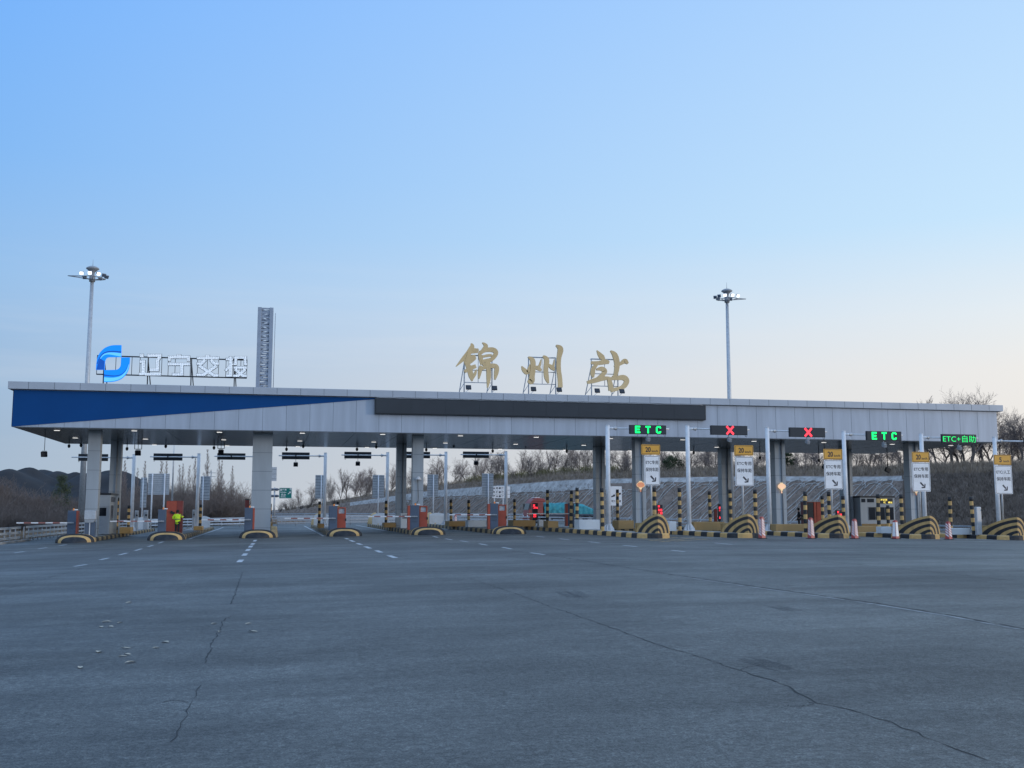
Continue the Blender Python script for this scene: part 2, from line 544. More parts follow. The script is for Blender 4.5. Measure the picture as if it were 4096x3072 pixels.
rng = random.Random(5)
cr = MB()
CRACKS = [([(970,2290),(955,2330),(940,2375),(925,2420)], .035), ([(905,2470),(870,2530),(840,2600),(825,2660)], .04), ([(800,2740),(770,2800),(730,2890),(690,2990)], .022),
 ([(2050,2203),(2200,2222),(2480,2266),(2700,2300),(3050,2350),(3240,2376),(3500,2412),(3800,2460),(4096,2515),(4400,2570)], .075),
 ([(1880,2315),(2050,2370),(2170,2415),(2300,2460),(2500,2530),(2620,2575),(2760,2615),(2960,2680),(3150,2745),(3260,2810),(3400,2840),(3560,2890),(3750,2970),(3900,3020),(4150,3100)], .026),
 ([(-60,2535),(400,2520),(870,2508),(1200,2490),(1600,2470),(2000,2455)], .022),
 ([(2050,2140),(2440,2175),(2900,2210),(3400,2255),(3800,2295),(4200,2340)], .04),
 ([(2900,2150),(3300,2190),(3700,2225),(4150,2254)], .04),
 ([(-60,2375),(150,2325),(330,2272)], .03), ([(-60,2452),(500,2435),(900,2420)], .014), ([(1150,2990),(1500,2965),(1750,2940),(2048,2930)], .010),
 ([(3100,2345),(3500,2330),(4100,2318)], .03), ([(3300,2400),(3700,2408),(4150,2395)], .02), ([(1000,2240),(1500,2228),(2000,2225)], .03), ([(1100,2340),(1700,2320),(2300,2335)], .012)]
for pl, w in CRACKS:
    W = [gnd(*p) for p in pl]
    w *= .60 if W[0].y > 20 else .36
    pts, ws = [], []
    for i in range(len(W)-1):
        d = (W[i+1]-W[i]).length
        k = max(2, int(d/.16))
        for j in range(k):
            t = j/k
            p = W[i].lerp(W[i+1], t)
            pts.append((p.x+rng.gauss(0, .015), p.y+rng.gauss(0, .02)))
            ws.append(w*rng.choice((.12, .5, .8, 1., 1.2, 1.7)))
    if len(pts) > 1:
        cr.add(*ground_strip(pts, ws, .003))
for pl in ([(760,2810),(700,2800),(640,2812)], [(905,2475),(930,2462),(1000,2452)], [(2960,2680),(3020,2660),(3075,2668)], [(3260,2810),(3200,2828),(3130,2822)]):
    W = [gnd(*p) for p in pl]; pts = []
    for a, b in zip(W, W[1:]):
        for j in range(6):
            p = a.lerp(b, j/6); pts.append((p.x+rng.gauss(0, .02), p.y+rng.gauss(0, .02)))
    cr.add(*ground_strip(pts, .010, .003))
tag(cr.build('road_cracks', M['tar'], recalc=False), kind='structure')
# pale worn lip along the long seam, resurfaced joints across the plaza
pm_ = MB()
for pl, w in (([(2700,2304),(3050,2355),(3240,2381),(3500,2418),(3800,2466),(4096,2522)], .085), ([(2300,2290),(2900,2255),(3500,2235)], .02)):
    W = [gnd(*p) for p in pl]; pts = []; ws = []
    for a, b in zip(W, W[1:]):
        for j in range(14):
            p = a.lerp(b, j/14); pts.append((p.x, p.y)); ws.append(w*rng.uniform(.1, 1.2))
    pm_.add(*ground_strip(pts, ws, .0045))
M['lip'] = mat('pale_seam', (.30, .31, .31), .8, 0, .3, 5)
tag(pm_.build('seam_lips', M['lip'], recalc=False), kind='structure')
# worn tyre scuffs
sc = MB()
for a, b in (((2225,2362),(2330,2398)), ((2270,2356),(2360,2398)), ((3080,2420),(3200,2450)), ((2960,2628),(3190,2690))):
    A_, B_ = gnd(*a), gnd(*b)
    n_ = Vector((-(B_-A_).y, (B_-A_).x, 0)).normalized()
    for k in range(6):
        o_ = n_*(k-2.5)*.055
        u0, u1 = rng.uniform(0, .25), rng.uniform(.7, 1)
        sc.add(*ground_strip([A_.lerp(B_, u0)+o_, A_.lerp(B_, (u0+u1)/2)+o_, A_.lerp(B_, u1)+o_], [.004, rng.uniform(.012, .03), .004], .0025))
M['scuff'] = mat('tyre_scuff', (.052, .056, .062), .7, 0, .35, 8)
tag(sc.build('tyre_scuffs', M['scuff'], recalc=False), kind='structure')

# pale fallen leaves
LEAVES = [(856,2496),(878,2527),(1012,2528),(993,2496),(424,2489),(481,2492),(405,2509),(442,2508),(660,2570),(625,2593),(503,2595),(395,2609),(509,2619),(491,2627),(523,2651),(321,2672),(515,2412)]
lm = MB()
lm.add([(-.07,0,.004),(-.035,-.028,.012),(.02,-.03,.016),(.08,0,.006),(.03,.03,.018),(-.03,.03,.013),(0,0,.008)], [(0,1,6),(1,2,6),(2,3,6),(3,4,6),(4,5,6),(5,0,6)])
leaf0 = None
for i, (px, py) in enumerate(LEAVES):
    p = gnd(px, py)
    p = (p.x, p.y, gl(p.x)+.004)
    s = .75+.5*rng.random()
    lab = 'pale curled leaf in the loose scatter on the bare asphalt at near left'
    if i in (0, 1): lab = 'pale dry leaf lying at the crack crossing on the asphalt'
    if i in (2, 3): lab = 'pale dry leaf just right of the crack crossing on the asphalt'
    if i == 15: lab = 'pale dry leaf lying nearest the camera, apart from the scatter'
    if i == 16: lab = 'small pale leaf lying farthest out on the left asphalt'
    gr = {0: 'leaves at the crack crossing', 1: 'leaves at the crack crossing', 2: 'leaves right of the crack crossing', 3: 'leaves right of the crack crossing', 15: None, 16: None}.get(i, 'leaves scattered on the asphalt')
    if leaf0 is None:
        leaf0 = lm.build('fallen_leaf', M['leaf'], recalc=False)
        o = leaf0
    else:
        o = leaf0.copy(); C.objects.link(o)
    if 'group' in o: del o['group']
    o.location = p; o.rotation_euler = (0, 0, rng.uniform(0, 6)); o.scale = (s, s, s)
    tag(o, lab, 'leaf', gr)

# ================================================================== TOLL CANOPY
FY = 72.5                       # fascia plane
XL, XR = -16.35, 54.9
BY = 90.0                       # rear face
ZB, ZT = 6.93, 9.82
can = thing('toll_canopy', 'long grey toll canopy with a blue wedge at its left end', 'toll canopy', ((XL+XR)/2, FY, 0))
o = MB(); o.box(XL, XR, FY, BY, ZB+.03, ZT-.5)
o.build('fascia', M['panel'], can, world=True)
# soffit sheet just proud of the body's underside, joints as shallow strips
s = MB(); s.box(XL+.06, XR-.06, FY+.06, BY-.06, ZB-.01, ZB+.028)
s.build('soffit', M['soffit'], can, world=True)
j = MB()
k = 0
x = XL+1.55
while x < XR-.3:
    j.box(x-.009, x+.009, FY-.004, FY+.004, ZB+.04, ZT-.52)
    x += 1.545; k += 1
y = FY+1.5
while y < BY-.5:
    j.box(XL+.2, XR-.2, y-.012, y+.012, ZB-.014, ZB-.006); y += 1.5
x = XL+3.1
while x < XR-.3:
    j.box(x-.012, x+.012, FY+.2, BY-.2, ZB-.0135, ZB-.0055); x += 3.09
x = XL+.9
while x < XR:
    j.box(x-.012, x+.012, FY-.264, FY-.256, ZT-.46, ZT-.02); x += 1.545
j.build('panel_joint', M['joint'], can, world=True)
c = MB(); c.box(XL-.32, XR+.42, FY-.26, BY+.25, ZT-.48, ZT)
c.build('coping', M['coping'], can, bev=.015, world=True)
a, b, d = at(57, 1700, FY), at(1502, 1582, FY), at(60, 1553, FY)
w = MB()
w.prism([(XL-.03, ZT-.52), (XL-.03, ZB+.02), (b.x, ZT-.60), (b.x, ZT-.52)], FY-.035, FY-.003)
w.box(XL-.035, XL-.003, FY-.035, BY, ZB+.02, ZT-.52)
w.build('blue_cladding', M['blue'], can, world=True)

COLX = [(-11.78, .78), (-.87, 1.32), (9.88, .76), (26.45, .80), (37.7, .86), (49.15, .86)]
for i, (cx, wd) in enumerate(COLX):
    for y0 in (75., 85.):
        if wd > 1 and y0 > 80:
            continue
        cm = MB()
        z0 = gz(cx)-.05
        dep = .8 if wd < 1 else 1.3
        cm.box(cx-wd/2, cx+wd/2, y0, y0+dep, z0, ZB-.012)
        cm.m = 1
        zz = ZB-1.32
        while zz > z0+.3:
            cm.box(cx-wd/2-.004, cx+wd/2+.004, y0-.004, y0+dep+.004, zz-.010, zz+.010)
            zz -= 1.28
        col = cm.build('column', [M['column'], M['joint']], can, world=True)
        if y0 > 80 or i >= 3:
            pm = MB()
            pm.tube([(cx+wd*.12, y0-.06, z0+.1), (cx+wd*.12, y0-.06, ZB-.05)], .05, 8)
            pm.build('downpipe', M['greypaint'], can, world=True)

# recessed lights, by measured place on the soffit
LIGHTS = [(228,1721.6),(301,1751.6),(537,1723),(582,1756),(621,1781),(878,1729),(895,1759),(910,1784.5),(1209.5,1732.5),(1199.5,1763.6),(1191,1788),
 (1531,1737.5),(1495,1768),(1465,1792),(1842,1743),(1782,1772),(1732,1796),(2145,1749),(2062.5,1777),(1991.5,1799),(2335,1781),(2246,1803),(2442,1754),
 (2496,1807),(2731,1759),(2740,1810),(2867,1789),(3016,1765),(3295,1770),(3221,1820),(3425,1823.5),(3569,1777),(3599,1804.6),(3803,1782)]
lights = []
for px, py in LIGHTS:
    p = atz(px, py, ZB-.03)
    y = min(max(p.y, FY+.5), BY-.5)
    lights.append((px, y))
    x = p.x
    lm = MB()
    lm.box(x-.22, x+.22, y-.15, y+.15, ZB-.03, ZB-.012)
    cl = lm.build('ceiling_light', M['darkmetal'], can, world=True)
    dm = MB(); dm.box(x-.17, x+.17, y-.10, y+.10, ZB-.045, ZB-.032)
    me = dm.build('diffuser', M['lamp'], cl, world=True)

# long dark LED display on the fascia
p0, p1 = at(1500, 1588, FY-.3), at(2822, 1626, FY-.3)
q0 = at(1500, 1654, FY-.3); q1 = at(2822, 1682, FY-.3)
disp = thing('display_board', 'long dark switched-off LED display on the grey canopy fascia', 'display board', ((p0.x+p1.x)/2, FY-.3, q0.z))
zt, zb = (p0.z+p1.z)/2, (q0.z+q1.z)/2
d = MB(); d.box(p0.x, p1.x, FY-.36, FY-.006, zb, zt)
d.build('casing', M['darkmetal'], disp, bev=.02, world=True)
d = MB()
nseg = 10
for i in range(nseg):
    xa = p0.x+.08+(p1.x-p0.x-.16)*i/nseg; xb = p0.x+.08+(p1.x-p0.x-.16)*(i+1)/nseg
    d.box(xa+.006, xb-.006, FY-.372, FY-.362, zb+.07, zt-.07)
d.build('screen', M['screen'], disp, world=True)
d = MB()
pts = []
x = p0.x+.1
while x < p1.x-.1:
    pts.append((x, FY-.33, zt+.035+.02*math.sin(x*5.1)*math.sin(x*1.7))); x += .3
d.tube(pts, .018, 6)
d.build('cable', M['galv'], disp, world=True)

# ------------------------------------------------------------------ gold calligraphy on the roof
GY = 74.3
def g3(x, y):
    p = at(1700+x/2.458, 1300+y/2.458, GY)
    return (p.x, p.z)
JIN = [[(455,180,10),(462,215,46),(430,272,50),(380,330,42),(305,408,8)], [(398,292,24),(450,262,40),(525,252,44)], [(455,240,30),(490,246,34),(528,252,20)],
 [(390,362,24),(430,332,46),(497,312,42)], [(386,376,34),(440,360,44),(488,325,36)], [(388,462,28),(440,428,42),(500,404,36)],
 [(436,270,36),(416,370,44),(436,430,48),(452,500,46),(464,552,12)], [(460,546,12),(490,482,28),(505,438,6)],
 [(563,174,8),(597,205,40),(575,248,42),(530,292,26)], [(535,285,28),(548,330,38),(560,390,30)], [(540,272,34),(600,246,40),(670,246,46),(697,276,42),(670,322,42),(630,360,28)],
 [(560,312,22),(610,302,26),(655,298,22)], [(555,358,26),(610,348,32),(662,336,28)], [(565,390,24),(600,382,30),(640,370,24)],
 [(547,400,22),(540,450,38),(528,528,14)], [(525,446,26),(590,416,36),(660,402,44),(702,414,42),(700,470,42),(686,538,14)], [(603,372,34),(622,430,42),(625,520,42),(615,618,10)]]
ZHOU = [[(950,404,6),(972,440,40),(1008,466,40),(1030,388,8)], [(1015,315,14),(1056,345,46),(1062,420,50),(1052,500,52),(1044,555,58),(1010,548,22)],
 [(1072,412,18),(1112,424,44),(1142,450,14)], [(1142,338,6),(1126,400,24),(1105,425,24)], [(1160,305,18),(1195,342,48),(1188,440,44),(1196,520,42),(1214,574,12)],
 [(1210,388,18),(1250,420,42),(1272,446,12)], [(1272,338,6),(1262,400,20),(1250,425,22)], [(1288,200,14),(1330,236,54),(1316,330,42),(1314,430,40),(1326,530,42),(1330,614,44)]]
ZHAN = [[(1690,250,6),(1716,288,38),(1746,322,48),(1768,332,12)], [(1632,370,26),(1700,374,38),(1775,362,48),(1810,372,24)], [(1690,385,28),(1655,430,42),(1648,480,42),(1655,516,14)],
 [(1685,438,18),(1735,430,42),(1768,456,44),(1736,498,40),(1685,535,30)], [(1594,566,28),(1660,548,46),(1740,528,44),(1812,522,28)],
 [(1824,254,12),(1864,292,48),(1885,360,52),(1885,430,46),(1868,498,34),(1842,502,8)], [(1862,412,24),(1930,376,34),(1965,356,48),(1994,380,18)],
 [(1800,522,24),(1818,570,44),(1830,645,48)], [(1795,532,28),(1880,522,38),(1950,518,52),(1982,550,48),(1955,602,46),(1900,626,34),(1825,642,42)]]
def gold_sign(name, label, strokes, fr):
    """fr: frame left x, right x, top z px, mid z px  in crop coordinates"""
    xl, xr = g3(fr[0], 600)[0], g3(fr[1], 600)[0]
    zt = g3(fr[0], fr[2])[1]; zm = g3(fr[0], fr[3])[1]
    t = thing(name, label, 'roof letter', ((xl+xr)/2, GY, ZT), 0, 'gold characters on the canopy roof')
    mb = MB()
    for i, st in enumerate(strokes):
        poly, L, Rr = brush(st)
        ribbon(mb, L, Rr, g3, GY-.05-.004*i, GY+.10)
    mb.build('character', M['gold'], t, world=True)
    f = MB()
    yb = GY+.2
    for x in (xl, xr):
        f.tube([(x, yb, ZT-.01), (x, yb, zt)], .045, 8)
        f.tube([(x-.42*.5, yb+1.2, ZT-.01), (x, yb, zm+(zt-zm)*.75)], .035, 8)
        f.tube([(x-.2, yb+.7, ZT+.45), (x, yb, zm-.05)], .022, 6)
    for z in (zt, zm, zm+(zt-zm)*.45):
        f.tube([(xl-.02, yb, z), (xr+.02, yb, z)], .03, 8)
    xm = (xl+xr)/2
    f.tube([(xm, yb, zm), (xm, yb, zt)], .022, 6)
    f.tube([(xl, yb+.3, zt+.35*0), (xr, yb+.3, zt)], .022, 6)
    for x in (xl, xm, xr):
        f.tube([(x, yb, zt), (x, yb+.3, zt)], .02, 6)
    f.build('support_frame', M['galv'], t, world=True)
gold_sign('gold_character', 'gold calligraphy character 锦, first of three on the roof', JIN, (390, 664, 290, 560))
gold_sign('gold_character', 'gold calligraphy character 州, middle of three on the roof', ZHOU, (1025, 1292, 310, 575))
gold_sign('gold_character', 'gold calligraphy character 站, last of three on the roof', ZHAN, (1645, 1905, 328, 595))

# small floodlights in front of the characters
fl0 = None
for i, (px, py) in enumerate(((1874,1552),(1978,1553),(2134,1557),(2237,1559),(2389,1563),(2488,1567))):
    p = at(px, py, FY-.1)
    ch = '锦州站'[i//2]
    lab = 'dark floodlight at the %s foot of the gold character %s' % (('left', 'right')[i % 2], ch)
    if fl0 is None:
        fl0 = thing('roof_floodlight', lab, 'floodlight', (p.x, FY-.1, ZT), 0, 'floodlights along the roof edge')
        m_ = MB()
        m_.obox((0, 0, .36), (.38, .10, .34), Matrix.Rotation(R(-28), 3, 'X'))
        m_.build('lamp_head', M['darkmetal'], fl0, bev=.02)
        m_ = MB(); m_.obox((0, -.055, .375), (.32, .012, .28), Matrix.Rotation(R(-28), 3, 'X'))
        m_.build('lens', M['lens'], fl0)
        m_ = MB(); m_.beam((0, .04, .2), (-.2, .12, .02), .05, .03); m_.beam((-.2, .12, .02), (.15, .12, .02), .06, .03); m_.tube([(0, .04, .2), (0, 0, .3)], .025, 6)
        m_.build('bracket', M['white'], fl0)
    else:
        dup(fl0, (p.x, FY-.1, ZT), 0, lab)

# ------------------------------------------------------------------ lit logo sign with four block characters
LY = 74.2
def l3(x, y):
    p = at(380+x/3.568, 1360+y/3.568, LY)
    return (p.x, p.z)
ls = thing('roof_sign', 'roof sign of blue emblem and pale characters 辽宁交投', 'roof sign', (l3(1100, 600)[0], LY, ZT))
def arc(pts, n=6):
    out = []
    P = pts
    for i in range(len(P)-1):
        p0, p1, p2, p3 = P[max(i-1, 0)], P[i], P[i+1], P[min(i+2, len(P)-1)]
        for k in range(n):
            t = k/n
            out.append(tuple(.5*((2*p1[c])+(-p0[c]+p2[c])*t+(2*p0[c]-5*p1[c]+4*p2[c]-p3[c])*t*t+(-p0[c]+3*p1[c]-3*p2[c]+p3[c])*t**3) for c in range(2)))
    out.append(P[-1])
    return out
def resamp(pl, n):
    ds = [0]
    for a, b in zip(pl, pl[1:]): ds.append(ds[-1]+math.hypot(b[0]-a[0], b[1]-a[1]))
    out = []
    for i in range(n):
        t = ds[-1]*i/(n-1)
        k = 0
        while k < len(ds)-2 and ds[k+1] < t: k += 1
        u = (t-ds[k])/((ds[k+1]-ds[k]) or 1)
        out.append((pl[k][0]+(pl[k+1][0]-pl[k][0])*u, pl[k][1]+(pl[k+1][1]-pl[k][1])*u))
    return out
outA = resamp(arc([(378,75),(250,77),(150,110),(80,172),(40,245),(22,325),(14,425)]), 30)
inA = resamp(arc([(374,243),(250,243),(190,246),(160,263),(146,295),(140,340),(136,425)]), 30)
outB = resamp(arc([(498,250),(494,330),(478,420),(440,490),(380,550),(300,585),(215,598),(130,599)]), 30)
inB = resamp(arc([(374,250),(370,330),(364,372),(345,405),(310,424),(250,428),(132,430)]), 30)
mb = MB()
ribbon(mb, outA, inA, l3, LY-.06, LY+.12)
ribbon(mb, outB, inB, l3, LY-.064, LY+.116)
e = mb.build('emblem', M['logo'], ls, world=True)
def lerp2(a, b, t): return [(p[0]+(q[0]-p[0])*t, p[1]+(q[1]-p[1])*t) for p, q in zip(a, b)]
def band(A, B, t0, t1, i0, i1, m, y):
    mb = MB()
    n = i1-i0
    La = [lerp2([A[i]], [B[i]], t0(u/(n-1)))[0] for u, i in enumerate(range(i0, i1))]
    Lb = [lerp2([A[i]], [B[i]], t1(u/(n-1)))[0] for u, i in enumerate(range(i0, i1))]
    ribbon(mb, La, Lb, l3, y, y+.003)
    return mb.build('emblem_band', M[m], e, world=True)
band(outA, inA, lambda u: .52-.1*u-.38*u*u, lambda u: .66-.14*u-.36*u*u, 0, 26, 'logodark', LY-.066)
band(outA, inA, lambda u: .68-.14*u-.36*u*u, lambda u: .97-.25*u-.56*u*u, 0, 26, 'logolight', LY-.067)
band(outA, inA, lambda u: .34-.28*u, lambda u: .98, 20, 30, 'logodark', LY-.069)
band(outB, inB, lambda u: .10+.42*u**.8, lambda u: .14+.50*u**.8, 5, 30, 'logodark', LY-.070)
band(outB, inB, lambda u: .02+.02*u, lambda u: .09+.30*u**.8, 5, 30, 'logolight', LY-.071)
# edge return of the emblem
def seg(x0, y0, x1, y1, w):
    return ((x0, y0), (x1, y1), w)
CH = [
 ('辽', [seg(640,222,692,222,46), seg(748,222,950,222,44), seg(930,230,890,300,46), seg(893,290,893,420,46), seg(915,425,780,425,38), seg(640,310,716,310,40), seg(690,295,690,475,46), seg(630,485,706,485,36), seg(680,462,735,492,38), seg(715,490,945,490,36)]),
 ('宁', [seg(1170,224,1226,224,34), seg(1045,245,1355,245,40), seg(1064,245,1060,300,38), seg(1336,245,1336,306,40), seg(1042,345,1355,345,40), seg(1240,345,1240,508,46), seg(1262,492,1102,492,36)]),
 ('交', [seg(1576,234,1636,234,32), seg(1455,258,1770,258,40), seg(1572,285,1515,340,44), seg(1455,338,1535,338,36), seg(1655,285,1705,340,44), seg(1688,338,1765,338,36), seg(1490,368,1700,508,44), seg(1685,506,1760,506,38), seg(1735,368,1540,504,44), seg(1450,498,1555,498,38)]),
 ('投', [seg(1868,275,1968,275,36), seg(1935,236,1935,522,44), seg(1870,508,1945,508,36), seg(1862,440,1962,338,36), seg(1985,252,2165,252,36), seg(2010,250,2006,352,40), seg(1978,346,2022,346,30), seg(2142,250,2146,356,40), seg(2130,348,2170,348,30), seg(1980,395,2165,395,36), seg(1998,418,2115,516,40), seg(2100,514,2165,514,34), seg(2148,418,2036,516,40), seg(1972,512,2050,512,34)])]
for nm, segs in CH:
    mb = MB(); eb = MB()
    for i, ((x0, y0), (x1, y1), w) in enumerate(segs):
        w *= .96
        dx, dy = x1-x0, y1-y0
        l = math.hypot(dx, dy)
        nx, ny = -dy/l*w/2, dx/l*w/2
        q = [(x0+nx, y0+ny), (x1+nx, y1+ny), (x1-nx, y1-ny), (x0-nx, y0-ny)]
        mb.prism([l3(*p) for p in q], LY-.05-.003*i, LY+.02-.003*i)
        g = 5
        ex, ey = dx/l*g, dy/l*g
        hx, hy = -dy/l*(w/2+g), dx/l*(w/2+g)
        q = [(x0-ex+hx, y0-ey+hy), (x1+ex+hx, y1+ey+hy), (x1+ex-hx, y1+ey-hy), (x0-ex-hx, y0-ey-hy)]
        eb.prism([l3(*p) for p in q], LY+.025-.003*i, LY+.10-.003*i)
    ch = mb.build('character', M['dotwhite'], ls, world=True)
    ch['label'] = 'pale LED block character '+nm
    eb.build('character_back', M['darkmetal'], ch, world=True)
f = MB()
yb = LY+.22
zt, zm = l3(300, 225)[1], l3(700, 500)[1]
xa, xb = l3(20, 300)[0], l3(2172, 300)[0]
f.beam((xa, yb, zt), (xb, yb, zt), .06, .08)
f.beam((xa, yb, zm), (xb, yb, zm), .06, .08)
for cx in (20, 290, 520, 636, 752, 948, 1042, 1140, 1358, 1460, 1600, 1762, 1868, 1975, 2080, 2168):
    x = l3(cx, 350)[0]
    f.beam((x, yb, zm), (x, yb, zt), .035, .035)
for cx in (110, 742, 1365, 1985):
    x = l3(cx, 600)[0]
    f.beam((x, yb, ZT-.01), (x, yb, zt-.05), .07, .07)
    f.beam((x+.12, yb+1.1, ZT-.01), (x, yb+.06, zt-.3), .06, .06)
f.build('support_frame', M['darkmetal'], ls, world=True)

# ------------------------------------------------------------------ lattice tower on the roof, above the wide column
TY = 76.2
tz = at(1062, 1230, TY).z
tx0, tx1 = at(1023, 1540, TY).x, at(1086, 1540, TY).x
tw = thing('lattice_tower', 'tall grey steel lattice tower on the roof by the emblem sign', 'tower', ((tx0+tx1)/2, TY, ZT))
f = MB()
for x in (tx0+.13, tx1-.13):
    for y in (TY, TY+1.1):
        f.box(x-.13, x+.13, y-.09, y+.09, ZT-.01, tz)
f.build('leg', M['steelblue'], tw, bev=.01, world=True)
f = MB()
nb = 19
for i in range(nb+1):
    z = ZT+.12+(tz-ZT-.2)*i/nb
    for y in (TY, TY+1.1):
        f.beam((tx0+.2, y, z), (tx1-.2, y, z), .07, .11)
    for x in (tx0+.13, tx1-.13):
        f.beam((x, TY+.05, z), (x, TY+1.05, z), .05, .06)
    if i < nb:
        z2 = z+(tz-ZT-.2)/nb
        for y in (TY+.02, TY+1.08):
            s_ = (i % 2)*2-1 if y < TY+.5 else 1-(i % 2)*2
            f.beam(((tx0+tx1)/2-s_*.5, y, z), ((tx0+tx1)/2+s_*.5, y, z2), .05, .07)
            f.beam((tx0+.25, y+.03, (z+z2)/2), (tx1-.25, y+.03, (z+z2)/2+.05), .04, .05)
        for x in (tx0+.13, tx1-.13):
            f.beam((x, TY+.05, z), (x, TY+1.05, z2), .04, .05)
f.build('bracing', M['steelblue'], tw, world=True)
f = MB(); f.tube([(tx1+.12, TY+.4, ZT), (tx1+.14, TY+.4, tz-.3)], .025, 6)
f.build('conductor', M['galv'], tw, world=True)

# ================================================================== TRAFFIC ISLANDS
LX = [-11.85, -6.5, -.98, 4.48, 9.95, 15.42]
RX = [21.05, 26.6, 32.25, 38.0, 43.8, 49.65]
LLOC = ['leftmost island by the grey booth', 'island where the attendant in yellow stands', 'island of the wide tower column', 'island right of the wide column', 'island of the loudspeaker column', 'island left of the red truck']
RLOC = ['island of the left green ETC board', 'island of the left red X board', 'island of the right red X board', 'island of the right green ETC board', 'island of the ETC+自助 board', 'island at the right picture edge']
ISH = .27
def island(x, y0, y1, label, worn):
    zt = gz(x)+ISH
    hw = .95
    t = thing('traffic_island', label, 'traffic island', (x, y0, gz(x)), 0, 'kerbed toll lane islands')
    path = []
    n = 10
    for i in range(n+1):
        a = PI+PI*i/n
        path.append((x+hw*math.cos(a), y0+hw*.8+hw*.8*math.sin(a)))
    yy = path[-1][1]
    pl = [(x-hw, y1)]
    k = int((y1-yy)/.95)
    left = [(x-hw, y1-(y1-yy)*i/k) for i in range(k)]
    right = [(x+hw, yy+(y1-yy)*i/k) for i in range(1, k+1)]
    P = left+path+right
    cols = [i % 2 for i in range(len(left))]+[(len(left)+q//3) % 2 for q in range(n)]+[i % 2 for i in range(len(right)+1)]
    mb = MB()
    m = len(P)
    # inner offset
    def off(i, d):
        q0, q1 = P[max(i-1, 0)], P[min(i+1, m-1)]
        dx, dy = q1[0]-q0[0], q1[1]-q0[1]
        l = math.hypot(dx, dy)
        return (P[i][0]-dy/l*d, P[i][1]+dx/l*d)
    prof = [(-.02, -.06), (.0, ISH-.05), (.05, ISH+.005), (.24, ISH+.008), (.245, ISH-.08)]
    for i in range(m-1):
        mb.m = cols[i]
        vs = []
        for d, z in prof:
            for jx in (i, i+1):
                q = off(jx, d)
                vs.append((q[0], q[1], gz(x)+z))
        mb.add(vs, [(2*k_, 2*k_+1, 2*k_+3, 2*k_+2) for k_ in range(len(prof)-1)])
    mb.build('kerb', [M['yellowold' if worn else 'yellow'], M['blackold' if worn else 'black']], t, world=True)
    s = MB()
    poly = [off(i, .242) for i in range(m)]
    s.add([(p[0], p[1], zt-.01) for p in poly], [tuple(range(m))])
    s.build('island_top', M['concrete'], t, world=True)
    return t
for i, x in enumerate(LX):
    island(x, 70.1, 106, 'worn yellow and black kerbed '+LLOC[i], True)
RN = [57.0, 57.2, 57.0, 56.6, 56.4, 56.4]
for i, x in enumerate(RX):
    island(x, RN[i], 92, 'bright yellow and black kerbed '+RLOC[i], False)
def zi(x): return gz(x)+ISH

# ---- striped crash noses (tall, at the head of each island): a quarter dome with flat side and flat front
BANDS = [(1., .88, 0), (.88, .72, 1), (.72, .57, 0), (.57, .42, 1), (.42, .28, 0), (.28, .14, 1), (.14, 0., 0)]
def crash_nose(rear_h, label, loc, rotz, group):
    t = thing('crash_block', label, 'crash block', loc, rotz, group)
    x0, ax, ay, bz, sk, pe = .16, .78, 3.9, 1.12, .18, 1.45
    mb = MB()
    n = 24
    def lp(r, f): return (x0, r*ay*max(0, math.cos(f))**(2/pe), r*bz*max(0, math.sin(f))**(2/pe))
    def fp(r, f): return (x0+r*ax*math.cos(f), sk*r*math.cos(f), r*bz*math.sin(f))
    for r1, r0, c in BANDS:
        mb.m = c
        for k in range(n):
            f0, f1 = PI/2*k/n, PI/2*(k+1)/n
            for fn in (lp, fp):
                if r0 > 0:
                    mb.add([fn(r0, f0), fn(r1, f0), fn(r1, f1), fn(r0, f1)], [(0, 1, 2, 3)])
                else:
                    mb.add([fn(0, 0), fn(r1, f0), fn(r1, f1)], [(0, 1, 2)])
    mb.m = 0
    g = 14
    def sp(u, v):   # u: 0 along side .. 1 along front, v: elevation
        th = PI/2*u; f = PI/2*v
        e_ = 2/(pe+(2-pe)*u)
        cf, sf = max(0, math.cos(f))**e_, max(0, math.sin(f))**e_
        return (x0+ax*cf*math.sin(th), ay*cf*math.cos(th)+sk*cf*math.sin(th), bz*sf)
    for i in range(g):
        for k in range(n):
            mb.add([sp(i/g, k/n), sp((i+1)/g, k/n), sp((i+1)/g, (k+1)/n), sp(i/g, (k+1)/n)], [(0, 1, 2, 3)], smooth=True)
    mb.build('striped_nose', [M['yellow'], M['black']], t)
    mb = MB()
    mb.prism([(x0+.004, 0), (x0+.42, 0), (x0+.42, .57), (x0+.004, .57)], 1.7, 3.70)
    lw = mb.build('side_wall', M['ochre'], t, bev=.03)
    mb = MB()
    mb.box(x0-.05 if rear_h < .7 else -.78, .80, 3.702, 3.84, 0, rear_h)
    if rear_h > .7:
        mb.prism([(-.77, rear_h-.02), (-.77, rear_h+.04), (-.3, rear_h+.20), (.25, rear_h+.20), (.79, rear_h+.03), (.79, rear_h-.02)], 3.55, 3.69)
    mb.build('end_wall', M['pale'] if rear_h > .7 else M['ochre'], t, bev=.02)
    return t
nose0 = None
NOFF = [57.35, 57.5, 57.3, 56.9, 56.7]
for i in range(5):
    x = RX[i]
    lab = 'tall yellow and black striped crash block on the '+RLOC[i]
    if nose0 is None:
        nose0 = crash_nose(.55, lab, (x, NOFF[i], zi(x)-.02), 0, 'striped crash blocks of the entry lanes')
    else:
        dup(nose0, (x, NOFF[i], zi(x)-.02), 0, lab)
back0 = None
for i in range(6):
    x = LX[i]
    lab = 'crash block with pale rear wall, '+LLOC[i]
    if back0 is None:
        back0 = crash_nose(.86, lab, (x, 106.2, zi(x)-.02), PI, 'crash blocks at the far ends of the exit islands')
    else:
        dup(back0, (x, 106.2, zi(x)-.02), PI, lab)
